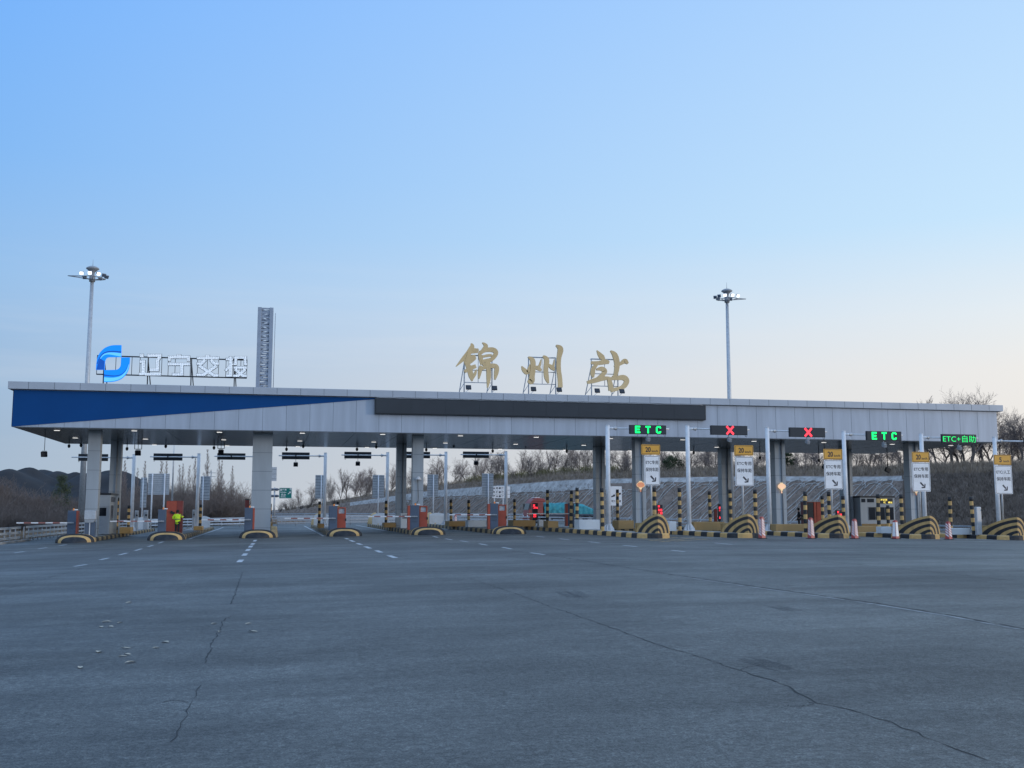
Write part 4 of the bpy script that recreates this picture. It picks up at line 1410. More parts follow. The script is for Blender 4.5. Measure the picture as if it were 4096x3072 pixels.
# ================================================================== BOLLARDS
def bollard(label, loc, h, group, r=.105):
    t = None
    mb = MB()
    n = max(4, int(round(h/.27)))
    for k in range(n):
        z0, z1 = h*k/n, h*(k+1)/n
        mb.tube([(0, 0, z0), (0, 0, z1)], r, 14, caps=(k == n-1), mats=[(n-1-k+1) % 2])
    o = mb.build('bollard', [M['yellow'], M['black']])
    o.location = loc
    o.rotation_euler = (rng.gauss(0, .012), rng.gauss(0, .016), rng.uniform(0, 6))
    tag(o, label, 'bollard', group)
    return o
BOL = [ # px, top y, W or None, X or None, island index (L<6), label
 (470,1990,84,None,0,'between the grey booth and the leftmost gantry pole'),(517,2022,92,None,0,'close left of the leftmost gantry pole'),
 (803,2018,92.8,None,1,'at the second gantry pole, right of the attendant'),(1082,2015,88,None,2,'right behind the wide column'),
 (1278,2006,92.5,None,3,'at the arm tip right of the wide column'),(1353,2008,85,None,3,'peeping over the red ticket machine right of the wide column'),
 (1545,2003,92,None,4,'left of the loudspeaker columns, by a gantry pole'),
 (1805,1998,90,None,5,'left of two before the embankment, right of the loudspeaker column'),(1875,2000,89,None,5,'right of two before the embankment, left of the white route sign'),
 (2058,1996,90,None,6,'close left of the truck cab'),(2189,1960,79.3,None,6,'standing before the middle of the truck'),(2283,1962,78,None,6,'directly behind the white-arm barrier gate'),
 (2307,1951,71,None,6,'just right of the white-arm barrier gate'),(2409,1953,65.6,None,6,'close left of the first white entry pole'),(2469,1958,78,None,7,'before the white tow-truck sign'),
 (2616,1950,60.6,None,6,'behind the first striped crash block, beside its sign post'),(2717,1952,66,None,7,'close left of the second white entry pole'),
 (2839,1965,74,None,8,'right of the second white entry pole, before the slope'),(2921,1958,70.5,None,8,'left of the second striped crash block'),
 (3020,1958,60.2,None,7,'behind the second striped crash block'),(3218,1966,60,None,8,'before the dark figure, left of the brown kiosk'),
 (3288,1983,70,None,9,'right edge of the brown kiosk'),(3315,1967,60.2,None,8,'behind the third striped crash block, beside its sign post'),
 (3372,1983,65.3,None,9,'close left of the fourth white entry pole'),(3511,1977,60.7,None,9,'tall one before the booth windows'),
 (3550,2021,69,None,9,'short one before the booth windows'),(3604,1978,61.6,None,9,'close right of the lit booth'),
 (3797,1988,61.7,None,10,'left of two right of the fifth white entry pole'),(3889,1988,59.6,None,10,'right of two right of the fifth white entry pole')]
for px, pyt, W, X, isl, lab in BOL:
    q = at(px, pyt, W)
    zb = zi((LX+RX)[isl])-.01
    bollard('black and yellow bollard '+lab, (q.x, W, zb), q.z-zb, 'striped bollards on the islands', .115 if isl > 5 else .12)
# small box on a bollard's shoulder, grey metal post
q = at(3915, 2026, 58.8)
t = thing('grey_post', 'grey metal gate post right of the right-hand bollard pair', 'post', (q.x, 58.8, zi(RX[4])-.02))
h = q.z-zi(RX[4])
mb = MB(); mb.box(-.17, .17, 0, .26, 0, h); mb.build('post', M['galv'], t, bev=.04)
mb = MB(); mb.box(.175, .27, .02, .18, h-.28, h-.16); mb.tube([(.22, .0, h-.2), (.22, -.07, h-.2)], .035, 8); mb.build('sensor', M['darkmetal'], t)

# ================================================================== LOW WALLS AND BLOCKS
BLK = [ # px0, px1, ytop, W, depth, island, mat, label, end(right side mat)
 (478,523,2109,83.5,1.6,0,'yellow','ochre block at the feet of the bollards by the grey booth'),
 (774,810,2105,88,1.6,1,'yellow','ochre block at the foot of the second gantry pole'),
 (1073,1091,2092,80,1.6,2,'ochre','ochre block right of the wide column'),
 (1271,1297,2095,86,1.5,3,'ochre','ochre block at the arm tip right of the wide column'),
 (1536,1584,2091,84,1.6,4,'ochre','long ochre block left of the loudspeaker columns'),
 (1796,1866,2085,86,2.2,5,'ochre','long ochre block below the two bollards before the embankment'),
 (1872,1944,2081,83,1.2,5,'pale','grey block with ochre end left of the sixth gate'),
 (2052,2142,2081,84,2.,6,'ochre','long ochre block below the truck cab'),
 (2191,2234,2084,78,1.4,6,'ochre','short ochre block below the middle of the truck'),
 (2156,2183,2079,84,.6,6,'pale','small pale block between the two ochre blocks by the truck'),
 (2316,2400,2079,70,1.2,6,'pale','pale concrete block left of the first white entry pole'),
 (2473,2536,2082,72,1.4,7,'ochre','ochre wall right of the first white entry pole'),
 (2676,2706,2086,64.5,.8,7,'pale','pale block just right of the first striped crash block'),
 (2774,2899,2088,68,1.2,8,'ochre','long ochre wall right of the second white entry pole'),
 (3103,3258,2097,65,1.0,9,'ochre','long ochre wall right of the third white entry pole'),
 (3432,3506,2105,64,1.0,10,'ochre','ochre wall at the foot of the lit booth'),
 (3524,3567,2107,60.2,.6,9,'pale','pale block below the lit booth, right of the tall bollard'),
 (3807,3882,2113,59.8,.6,10,'pale','pale block between the bollard pair at right')]
for px0, px1, pyt, W, dep, isl, mm, lab in BLK:
    a, b = at(px0, pyt, W), at(px1, pyt, W)
    z0 = zi((LX+RX)[isl])-.01
    cx = (a.x+b.x)/2
    w = b.x-a.x
    h = max(a.z-z0, .3)
    mb = MB()
    vs = []
    for x, z in ((-w/2, 0), (w/2, 0), (w/2-.01, h), (-w/2+.01, h)):
        vs.append((x, z))
    mb.prism(vs, 0, dep)
    o = mb.build('concrete_block', M[mm], None, bev=.025)
    o.location = (cx, W, z0)
    tag(o, lab, 'concrete block', 'low blocks on the islands')
# grey stone at the wide column's island edge
q = gnd(1092, 2152)
mb = MB()
mb.add([(-.2,-.3,0),(.24,-.35,0),(.28,.9,0),(-.22,.95,0),(-.16,-.1,.5),(.16,-.12,.46),(.2,.8,.72),(-.18,.82,.75)], [(0,3,2,1),(4,5,6,7),(0,1,5,4),(1,2,6,5),(2,3,7,6),(3,0,4,7)])
o = mb.build('kerb_stone', M['yellowold'], None, bev=.05)
o.location = (.02, 70.4, gz(0)-.02)
tag(o, 'worn leaning kerb stone beside the bumper of the wide column', 'kerb stone')

# ---- terminals behind the leftmost islands
TERM = [(540,553,2041,97.6,0,'slim grey terminal close right of the leftmost gantry pole'),(574,592,2040,100,0,'wide grey terminal before the large sign back'),(770,781,2038,95,1,'slim grey terminal close left of the second gantry pole'),(1603,1639,2052,80,4,'low pale terminal left of the loudspeaker gate')]
for px0, px1, pyt, W, isl, lab in TERM:
    a, b = at(px0, pyt, W), at(px1, pyt, W)
    z0 = zi(LX[isl])-.01
    t = thing('lane_terminal', lab, 'terminal', ((a.x+b.x)/2, W, z0), 0, 'card terminals on the exit islands')
    w, h = b.x-a.x, a.z-z0
    mb = MB(); mb.box(-w/2, w/2, 0, .35, 0, h-.02); mb.build('cabinet', M['galv'] if isl != 4 else M['pale'], t, bev=.03)
    mb = MB(); mb.box(-w*.32, w*.32, -.012, -.002, h*.62, h*.9); mb.build('face', M['greypaint'], t)
    mb = MB(); mb.box(-w*.1, w*.4, -.05, -.0125, h*.70, h*.78); mb.build('reader', M['black'], t)

# ================================================================== STRIPED DELINEATOR CONES
def cone(label, loc, h, facew, group, rz):
    t = thing('lane_delineator', label, 'delineator', loc, rz, group)
    mb = MB()
    mb.tube([(0, 0, 0), (0, 0, .035)], [.30, .28], 4, smooth=False)
    mb.build('base', M['rubber'], t)
    mb = MB()
    mb.tube([(0, 0, .036), (0, 0, h)], [.20, .135], 4, smooth=False)
    mb.tube([(0, 0, h), (0, 0, h+.05)], [.09, .08], 8)
    mb.build('body', M['redstripe'], t)
    mb = MB()
    # diagonal white stripes lying on the front faces
    for face in range(2):
        rot = Matrix.Rotation(-PI/4-PI/2*face if False else PI*1.5+(-PI/4+PI/2*face)+0, 3, 'Z')
        def P(u, z):
            r = (.20-(.20-.135)*(z-.036)/(h-.036))
            apo = r*math.cos(PI/4)+.004
            return rot@Vector((apo, u*r*math.sin(PI/4)*.86, z))
        if facew:
            mb.add([P(-1, .16), P(1, .16), P(1, h*.93), P(-1, h*.93)], [(0, 1, 2, 3)])
        else:
            q = int(h/.17)
            for s in range(q):
                za = .14+(h-.26)*s/q
                d = (h-.26)/q*.55
                mb.add([P(-1, za+.14), P(1, za), P(1, za+d), P(-1, za+d+.14)], [(0, 1, 2, 3)])
    mb.build('stripes', M['signwhite'], t)
    return t
for px, pyt, pyb, fw, lab in ((3046,2070,2144,0,'red and white striped delineator by the second striped crash block'),(3242,2074,2148,0,'red and white striped delineator left of the third striped crash block'),(3417,2079,2153,0,'red and white striped delineator right of the third striped crash block'),(3580,2084,2159,1,'delineator with a plain white face left of the fourth striped crash block'),(3792,2089,2164,0,'red and white striped delineator right of the fourth striped crash block')):
    q = gnd(px, min(pyb, 2156))
    W = min(q.y, 55.8)
    q = at(px, pyt, W)
    z0 = gl(q.x)+.004
    cone(lab, (q.x, W, z0), max(1.0, q.z-z0), fw, 'striped delineators before the entry islands', R(-25))
# far ones seen through the lanes
q = at(1821, 2063, 112)
cone('small striped delineator far behind the sixth island', (q.x, 112, gl(q.x)+.004), q.z-gl(q.x), 0, 'striped delineators beyond the canopy', R(-10))

# ================================================================== RED LANE STATUS PANELS
def status_panel(label, px0, px1, pyt, pyb, W, lines, group, narrow=False):
    a, b = at(px0, pyt, W), at(px1, pyb, W)
    w = b.x-a.x; cx = (a.x+b.x)/2
    z0 = gz(cx)+ISH-.02
    t = thing('status_panel', label, 'LED panel', (cx, W, z0), 0, group)
    mb = MB(); mb.box(-w/2, w/2, 0, .22, b.z-z0, a.z-z0); mb.build('casing', M['darkmetal'], t, bev=.01)
    mb = MB(); mb.tube([(0, .11, 0), (0, .11, b.z-z0)], .07, 8); mb.build('post', M['darkmetal'], t)
    mb = MB()
    for s, u, v, ww, hh in lines:
        H_ = a.z-b.z
        if s == 'arrow':
            c = (u-.5)*w; z = b.z-z0+v*H_
            mb.add([(c-w*.3, -.004, z-hh*H_/2), (c+w*.3, -.004, z-hh*H_/2), (c, -.004, z+hh*H_/2)], [(0, 1, 2)])
        else:
            lettering(mb, s, (u-.5)*w, -.004, b.z-z0+v*H_, ww*w, hh*H_, .02)
    mb.build('lettering', M['ledred'], t)
status_panel('dark pillar panel with red text before the truck cab', 2130, 2152, 2012, 2082, 93., [('×', .28, .86, .4, .13), ('关闭车道', .5, .73, .92, .12), ('请绕', .42, .34, .6, .12), ('行驶', .42, .22, .6, .10)], 'red LED lane panels')
status_panel('red LED text panel behind the first striped crash block', 2630, 2651, 2019, 2062, 68., [('×', .25, .85, .4, .2), ('车道', .5, .52, .85, .24), ('关闭', .5, .22, .85, .26)], 'red LED lane panels')
status_panel('narrow signal pillar with red cross and arrow right of second pole', 2874, 2884, 2016, 2084, 84., [('×', .5, .78, .8, .13), ('○', .5, .62, .6, .09), ('arrow', .5, .22, .5, .16)], 'red LED lane panels')
status_panel('red LED text panel left of the fourth white entry pole', 3347, 3369, 2041, 2066, 66., [('×', .25, .72, .35, .32), ('关闭', .5, .28, .85, .36)], 'red LED lane panels')
# small companion pillars
for px0, px1, pyt, W, mm, lab in ((2121, 2128, 2055, 92., 'red', 'slim reddish post before the truck cab'), (2858, 2869, 2036, 84., 'maroon', 'slim rust post left of the narrow signal pillar')):
    a, b = at(px0, pyt, W), at(px1, pyt, W)
    z0 = gz(a.x)+ISH-.02
    mb = MB(); mb.box(a.x-b.x, 0, 0, .2, 0, a.z-z0)
    o = mb.build('marker_post', M[mm], None, bev=.02); o.location = (b.x, W, z0)
    tag(o, lab, 'post')

# ================================================================== LANTERNS, LOUDSPEAKER
for k, (px, py, W, mm, s, lab) in enumerate(((2561.5, 1945, 74.9, 'lantern', 1., 'dim orange lantern lamp on the column behind the first sign'), (3125, 1951, 74.9, 'lanternb', 1.0, 'bright lit lantern lamp on the column right of the third pole'), (3663, 1964, 74.9, 'lantern', .8, 'lantern lamp half hidden behind the fourth lane sign'))):
    q = at(px, py, W)
    t = thing('lantern_lamp', lab, 'lantern', (q.x, W, q.z), 0, 'lantern lamps on the columns')
    mb = MB()
    n = 24
    sc_ = .98*s
    mb.prism([(.31*sc_*math.cos(2*PI*i/n), .10+.20*sc_*math.sin(2*PI*i/n)) for i in range(n)], -.09, -.02)
    mb.build('shade', M[mm], t, bev=.015)
    mb = MB()
    mb.prism([(-.13*sc_, .31*sc_), (.13*sc_, .31*sc_), (.10*sc_, .39*sc_), (-.10*sc_, .39*sc_)], -.085, -.02)
    mb.prism([(-.12*sc_, -.11*sc_), (-.05*sc_, -.24*sc_), (.05*sc_, -.24*sc_), (.12*sc_, -.11*sc_)], -.085, -.02)
    for i in range(n):
        a0, a1 = 2*PI*i/n, 2*PI*(i+1)/n
        mb.add([(r_*.34/.31*.31*sc_*math.cos(a_)/.34*1., -.095, .10+r_*.22/.34*sc_*math.sin(a_)) for r_, a_ in ((.34, a0), (.34, a1), (.30, a1), (.30, a0))], [(0, 1, 2, 3)])
    mb.build('rim', M['lanternrim'], t)
    mb = MB(); mb.prism([(-.03*sc_, -.245*sc_), (.03*sc_, -.245*sc_), (.05*sc_, -.42*sc_), (-.04*sc_, -.42*sc_)], -.07, -.02)
    mb.build('tassel', M[mm], t)
q = at(1672, 1915, 74.95)
t = thing('loudspeaker', 'small white horn loudspeaker with cable on a column', 'loudspeaker', (q.x, 74.95, q.z))
mb = MB(); mb.lathe([(.06, .16), (.10, .12), (.20, 0), (.23, -.06), (.20, -.07), (.05, .04)], (0, -.22, 0), 14); mb.tube([(0, .04, .05), (0, -.2, .08)], .025, 6)
mb.build('horn', M['white'], t)
mb = MB(); mb.tube([(-.02, -.03, -.1), (.0, -.02, -.6), (.03, -.03, -1.2), (.02, -.04, -1.55), (-.1, -.3, -1.7), (-.3, -.6, -1.74)], .018, 6)
mb.build('cable', M['wire'], t)

# ================================================================== SIGN BACKS AND ROUTE SIGNS BEYOND THE CANOPY
def sign_back(label, px0, px1, py0, py1, W, posts, ribs, group, zb=None):
    a, b = at(px0, py0, W), at(px1, py1, W)
    cx = (a.x+b.x)/2
    z0 = (gz(cx)+ISH if W < 108 else gz(cx))-.02
    t = thing('sign_back', label, 'sign', (cx, W, z0), 0, group)
    w = b.x-a.x
    mb = MB(); mb.box(-w/2, w/2, .05, .08, b.z-z0, a.z-z0); mb.build('panel', M['galv'], t, bev=.006)
    mb = MB()
    for k in range(ribs):
        z = b.z-z0+(a.z-b.z)*(k+.5)/ribs
        mb.box(-w/2+.02, w/2-.02, .022, .048, z-.035, z+.035)
        mb.m = 0
    mb.build('stiffener', M['greypaint'], t)
    for p in posts:
        q = at(p, py0, W)
        mb = MB(); mb.tube([(q.x-cx, -.05, 0), (q.x-cx, -.05, a.z-z0-.02)], .06 if len(posts) == 1 else .08, 8)
        mb.build('post', M['white'], t)
    return t
sign_back('small grey sign back left of the large sign back', 564, 584, 1910, 2030, 103, [574], 9, 'grey sign backs beyond the canopy')
sign_back('large ribbed grey sign back on two posts, left', 593, 676, 1894, 1979, 122, [611, 660], 11, 'grey sign backs beyond the canopy')
sign_back('grey sign back right of the second gantry pole', 803, 838, 1905, 2000, 104, [814], 8, 'grey sign backs beyond the canopy')
sign_back('high pale sign back just right of the wide column', 1070, 1106, 1868, 1924, 150, [1078], 3, 'grey sign backs beyond the canopy')
sign_back('grey sign back left of the pole right of the wide column', 1262, 1297, 1900, 1995, 104, [1286], 8, 'grey sign backs beyond the canopy')
sign_back('pale grey sign back left of the loudspeaker columns', 1491, 1537, 1900, 1992, 104, [1514], 9, 'grey sign backs beyond the canopy')
sign_back('grey sign back right of the loudspeaker column', 1710, 1753, 1898, 1987, 104, [1734], 9, 'grey sign backs beyond the canopy')
sign_back('pale grey sign back left of the white route sign', 1928, 1974, 1894, 1987, 104, [1953], 9, 'grey sign backs beyond the canopy')
# white route sign with three lines
W = 116.
a, b = at(1970, 1945, W), at(2040, 1994, W)
t = thing('route_sign', 'white route sign with three lines 京哈 丹锡 建兴 高速', 'road sign', ((a.x+b.x)/2, W, gz(16)))
cx = (a.x+b.x)/2; z0 = gz(16)
w, h = b.x-a.x, a.z-b.z
for p in (-w*.38, w*.12):
    mb = MB(); mb.box(p-.05, p+.05, .06, .16, 0, a.z-z0); mb.build('post', M['white'], t)
for k, s in enumerate(('京哈高速', '丹锡高速', '建兴高速')):
    zt = a.z-z0-h*k/3
    mb = MB(); mb.box(-w/2, w/2, .02, .055, zt-h/3+.05, zt); pn = mb.build('panel', M['signwhite'], t)
    mb = MB(); lettering(mb, s, -w*.16, .016, zt-h/6+.02, w*.62, h/3*.55, .03, 1.35); mb.build('lettering', M['ink'], pn)
# white sign with tow truck pictogram
W = 112.
a, b = at(2441, 1945, W), at(2488, 2022, W)
cx = (a.x+b.x)/2; z0 = gz(cx)
w, h = b.x-a.x, a.z-b.z
t = thing('road_sign', 'white sign with tow truck pictogram behind a bollard', 'road sign', (cx, W, z0))
mb = MB(); mb.prism([(p[0], p[1]) for p in rrect(-w/2, w/2, b.z-z0, a.z-z0, .06)], 0, .035); pn = mb.build('panel', M['signwhite'], t)
for p in (-w*.3, w*.3):
    mb = MB(); mb.tube([(p, .08, 0), (p, .08, a.z-z0)], .05, 8); mb.build('post', M['galv'], t)
mb = MB()
zc = b.z-z0+h*.52
def sg_(x, z): return (x*w, -.004, zc+z*h)
mb.add([sg_(-.42, -.10), sg_(-.10, -.04), sg_(-.08, .05), sg_(-.22, .05), sg_(-.30, -.01), sg_(-.42, -.03)], [(0, 1, 2, 3, 4, 5)])
mb.add([sg_(-.02, -.02), sg_(.42, .06), sg_(.42, .14), sg_(.25, .13), sg_(.20, .07), sg_(-.02, .03)], [(0, 1, 2, 3, 4, 5)])
mb.add([sg_(-.12, .06), sg_(-.10, .08), sg_(.22, .16), sg_(.2, .13)], [(0, 1, 2, 3)])
lettering(mb, '紧急停车带', 0, -.004, zc-h*.30, w*.84, h*.11, .03)
mb.build('lettering', M['ink'], pn)
# green direction sign on a pole
W = 152.
a, b = at(1117, 1951, W), at(1167, 1994, W)
pp = at(1099, 1950, W)
z0 = gz(pp.x)-.05
t = thing('direction_sign', 'green direction sign reading 葫芦岛 and 北京 on one pole', 'road sign', (pp.x, W, z0))
mb = MB(); mb.tube([(0, 0, 0), (0, 0, pp.z-z0)], [.16, .11], 10); mb.build('pole', M['galv'], t)
mb = MB()
for py in (1958, 1984):
    z = at(1099, py, W).z-z0
    for s, L in ((1, a.x-pp.x+.05), (-1, 1.1)):
        mb.tube([(0, 0, z), (s*L*.5, 0, z), (s*L, 0, z)], [.14, .20, .06], 8)
mb.build('arm', M['slate'], t)
w, h = b.x-a.x, a.z-b.z
cx = (a.x+b.x)/2-pp.x; cz = (a.z+b.z)/2-z0
mb = MB(); mb.prism(rrect(cx-w/2, cx+w/2, cz-h/2, cz+h/2, .08), -.12, -.08); pn = mb.build('panel', M['signgreen'], t)
mb = MB()
frame_line(mb, cx-w/2+.02, cx+w/2-.02, cz-h/2+.02, cz+h/2-.02, .07, .03, -.1225)
lettering(mb, '葫芦岛', cx-w*.18, -.1225, cz+h*.30, w*.52, h*.19, .02)
lettering(mb, 'Huludao', cx-w*.18, -.1225, cz+h*.09, w*.48, h*.12, .01)
lettering(mb, '北京', cx-w*.16, -.1225, cz-h*.14, w*.40, h*.19, .02)
lettering(mb, 'Beijing', cx-w*.18, -.1225, cz-h*.35, w*.36, h*.13, .01)
frame_line(mb, cx+w*.33, cx+w*.49, cz+h*.28, cz+h*.49, .02, .035, -.1230)
lettering(mb, '西', cx+w*.41, -.1225, cz+h*.385, w*.08, h*.11, .02)
ax, az, s = cx+w*.30, cz+h*.02, h*.17
def q2(u, v):
    d = Vector((.75, .66)); n_ = Vector((-.66, .75)); p = d*u+n_*v
    return (ax+p.x*s, -.1225, az+p.y*s)
mb.add([q2(-1, -.16), q2(.4, -.16), q2(.4, .16), q2(-1, .16)], [(0, 1, 2, 3)])
mb.add([q2(.2, -.65), q2(1.1, 0), q2(.2, .65), q2(.45, 0)], [(0, 1, 3), (3, 1, 2)])
mb.build('lettering', M['signwhite'], pn)
mb = MB(); mb.box(-1.5, -1.1, -.12, -.08, cz-h/2, cz+h/2); mb.build('side_panel', M['slate'], t)
# thin lamp post behind the attendant, thin far pylon mast
q = at(697, 1772, 118); z0 = gz(q.x)-.02
mb = MB(); mb.tube([(0, 0, 0), (0, 0, at(697, 1843, 118).z-z0), (0, 0, q.z-z0)], [.12, .07, .02], 8)
o = mb.build('lamp_post', M['galv'], None); o.location = (q.x, 118, z0); tag(o, 'thin grey mast rising behind the second lane signal', 'mast')
q = at(845, 1882, 240); z0 = gz(q.x)-.05
t = thing('pylon', 'small far power pole among the bare bushes', 'power pole', (q.x, 240, z0))
mb = MB(); mb.tube([(0, 0, 0), (0, 0, q.z-z0)], .12, 6); mb.build('pole', M['greypaint'], t)
mb = MB()
for d_ in (.5, 1.3): mb.beam((-1., 0, q.z-z0-d_), (1., 0, q.z-z0-d_), .1, .1)
mb.build('cross_arm', M['greypaint'], t)
# low pale shed far left
W = 150.
a, b = at(190, 2069, W), at(272, 2094, W)
cx = (a.x+b.x)/2; z0 = gz(cx)-.05
w = b.x-a.x; h = a.z-z0
t = thing('shed', 'low pale shed among brown shrubs at far left', 'shed', (cx, W, z0))
mb = MB(); mb.box(-w/2, w/2, 0, 3, 0, h); mb.build('wall', M['lightcol'], t)
mb = MB(); mb.box(-w/2-.1, w/2+.1, -.15, 3.1, h+.002, h+.1); mb.build('roof', M['greypaint'], t)
mb = MB(); mb.box(w*.02, w*.16, -.02, -.002, h*.3, h*.75); mb.box(-w*.42, -w*.2, -.02, -.002, .1, h*.7); mb.build('window', M['glass'], t)

# ================================================================== GUARD RAILS
def guard_rail(label, path, beams, post_d, hgt, group, side=1, mm='galv', post_m='greypaint', zoff=None):
    P = [Vector((p[0], p[1], (zoff if zoff is not None else gl(p[0])))) for p in path]
    t = thing('guard_rail', label, 'guard rail', tuple(P[0]), 0, group)
    o = P[0]
    # fine resample
    pts = []
    for a, b in zip(P, P[1:]):
        k = max(1, int((b-a).length/3.))
        for j in range(k): pts.append(a.lerp(b, j/k))
    pts.append(P[-1])
    prof = [(.0, -.075), (.04, -.055), (.04, -.03), (.0, -.010), (.0, .010), (.04, .03), (.04, .055), (.0, .075)]
    for h in beams:
        mb = MB()
        k = len(pts)
        vs = []
        for i, p in enumerate(pts):
            d = (pts[min(i+1, k-1)]-pts[max(i-1, 0)]).normalized()
            n_ = Vector((d.y, -d.x, 0))*side
            for a, b in prof:
                vs.append(p-o+n_*(a+.09)+Vector((0, 0, h+b)))
        m = len(prof)
        fs = [(i*m+j, i*m+j+1, (i+1)*m+j+1, (i+1)*m+j) for i in range(k-1) for j in range(m-1)]
        mb.add(vs, fs, smooth=True)
        mb.build('rail_beam', M[mm], t, recalc=False)
    acc = 0
    post = None
    for a, b in zip(pts, pts[1:]):
        L = (b-a).length
        while acc < L:
            p = a.lerp(b, acc/L)-o
            if post is None:
                mb = MB(); mb.tube([(0, 0, -.1), (0, 0, hgt)], .045, 6)
                post = mb.build('post', M[post_m], t)
                q = post
            else:
                q = post.copy(); C.objects.link(q)
            q.location = p
            acc += post_d
        acc -= L
    return t
lx = -16.9
guard_rail('three-beam weathered guard rail at the left plaza edge', [(lx, 40), (lx, 60), (lx, 78.5)], (.27, .60, .93), 1.5, .98, 'weathered guard rails at left')
guard_rail('shorter three-beam guard rail running on past the left gate', [(lx, 80.), (lx, 100), (lx+.4, 118), (-15., 128), (-11, 134)], (.27, .60, .93), 1.5, .98, 'weathered guard rails at left')
mb = MB(); mb.prism([(-.16, -.1), (.16, -.1), (.12, .16), (-.12, .16)], 0, 37.)
o = mb.build('kerb_wall', M['concrete']); o.location = (lx+.55, 42, gz(lx)); tag(o, 'low concrete edge strip below the left guard rail', 'kerb')
guard_rail('white guard rail crossing behind the second and third lanes', [(-14, 126), (-8, 121.5), (-1, 120)], (.32, .62, .92), 2., .98, 'guard rails beyond the islands', mm='white', post_m='galv')
guard_rail('pale guard rail behind the lanes right of the wide column', [(.4, 121), (8, 121), (18, 123.5)], (.30, .60, .92), 2., .98, 'guard rails beyond the islands', mm='galv')
guard_rail('second pale guard rail on the ramp behind the right exit lanes', [(-2, 142), (10, 141), (24, 139)], (.30, .60, .9), 3., .95, 'guard rails beyond the islands', mm='galv')
guard_rail('farthest pale guard rail at the slope foot behind the exit lanes', [(-4, 200), (10, 172), (26, 152), (40, 142)], (.35, .7, 1.05), 4., 1.1, 'guard rails beyond the islands', mm='galv')
guard_rail('two-beam guard rail before the embankment behind the entry lanes', [(20, 127), (30, 124), (40, 118), (50, 108), (57, 97), (60.6, 85), (61.5, 70), (61.8, 50)], (.42, .78), 2.5, .85, 'guard rails beyond the islands', mm='galv')
strip_sheet('ramp_road', M['asphalt'], -17.6, 62.5, 119, 150, -.012)
# ================================================================== HIGH MASTS
def high_mast(px_top, y_cap, y_rod, px_base, W, flip, label):
    top = at(px_top, y_cap, W)
    base = at(px_base, 2085, W)
    z0 = -.15
    x = (top.x+base.x)/2
    t = thing('high_mast', label, 'light mast', (x, W, z0), 0, 'high floodlight masts behind the canopy')
    h = top.z-z0
    mb = MB(); mb.tube([(0, 0, 0), (0, 0, h*.45), (0, 0, h-.3)], [.30, .25, .17], 14); mb.build('pole', M['galv'], t)
    mb = MB(); mb.tube([(0, 0, 0), (0, 0, .12)], .55, 12); mb.build('base_plate', M['galv'], t)
    mb = MB(); mb.lathe([(0, h+.15), (.35, h+.10), (.62, h-.05), (.66, h-.16), (.45, h-.3), (.25, h-.5), (.18, h-.9)], (0, 0, 0), 16); mb.build('cap', M['greypaint'], t)
    mb = MB(); mb.tube([(0, 0, h), (0, 0, h+(at(px_top, y_rod, W).z-top.z))], [.03, .012], 6); mb.build('lightning_rod', M['greypaint'], t)
    zr = h-1.05
    mb = MB()
    s = flip
    rim = [(s*2.35, -.1, zr+.05), (s*.9, -1.2, zr-.15), (-s*.3, -1.4, zr-.1), (-s*1.1, -.7, zr-.2), (-s*1.25, .3, zr-.1), (-s*.6, 1.2, zr), (s*.9, 1.1, zr+.1), (s*2.35, -.1, zr+.05)]
    mb.tube(rim, .05, 6)
    for q in rim[1:-1]:
        mb.tube([(0, 0, zr-.3), q], .035, 6)
    mb.tube([(0, 0, zr-.45), (0, 0, zr+.2)], .30, 12)
    mb.build('lamp_ring', M['greypaint'], t)
    for (lx_, ly_, lit, rz) in ((s*.85, -1.15, 1, 0), (s*-.0, -1.5, 1, 0), (-s*.75, -1.2, 1, 1), (-s*1.2, -.5, 0, 1), (-s*1.35, .3, 0, 1), (-s*.6, 1.2, 0, 0), (s*.9, 1.0, 0, 0)):
        mb = MB(); Mx = Matrix.Rotation(R(-25), 3, 'X') @ Matrix.Identity(3)
        Mz = Matrix.Rotation(-s*rz*.6, 3, 'Z')@Matrix.Rotation(R(28), 3, 'X')
        c = Vector((lx_, ly_, zr+.18))
        mb.obox(c, (.40, .18, .36), Mz)
        lp_ = mb.build('floodlight', M['greypaint'], t, bev=.02)
        mb = MB(); mb.obox(c+Mz@Vector((0, -.125, 0)), (.34, .02, .30), Mz)
        mb.build('lens', M['flood'] if lit else M['slate'], lp_)
high_mast(372, 1070, 1038, 322, 115., -1, 'tall white floodlight mast behind the left canopy end')
high_mast(2908.5, 1160, 1130, 2928, 115., 1, 'tall white floodlight mast behind the right half of the canopy')

# ================================================================== PEOPLE
def skin_mesh(name, verts, edges, rad, m, parent, root=0, sub=1):
    me = bpy.data.meshes.new(name)
    me.from_pydata(verts, edges, [])
    o = bpy.data.objects.new(name, me); C.objects.link(o)
    sk = o.modifiers.new('Skin', 'SKIN')
    lay = me.skin_vertices[0].data if me.skin_vertices else None
    if lay is None:
        bm = bmesh.new(); bm.from_mesh(me); bm.verts.layers.skin.verify(); bm.to_mesh(me); bm.free()
        lay = me.skin_vertices[0].data
    for i, r in enumerate(rad):
        lay[i].radius = (r, r) if not isinstance(r, tuple) else r
        lay[i].use_root = (i == root)
    ss = o.modifiers.new('Sub', 'SUBSURF'); ss.levels = sub; ss.render_levels = sub
    dg = bpy.context.evaluated_depsgraph_get(); dg.update()
    m2 = bpy.data.meshes.new_from_object(o.evaluated_get(dg))
    m2.name = name
    bpy.data.objects.remove(o)
    o = bpy.data.objects.new(name, m2); C.objects.link(o)
    m2.materials.clear(); m2.materials.append(m)
    for p in m2.polygons: p.use_smooth = True; p.material_index = 0
    o.parent = parent
    return o

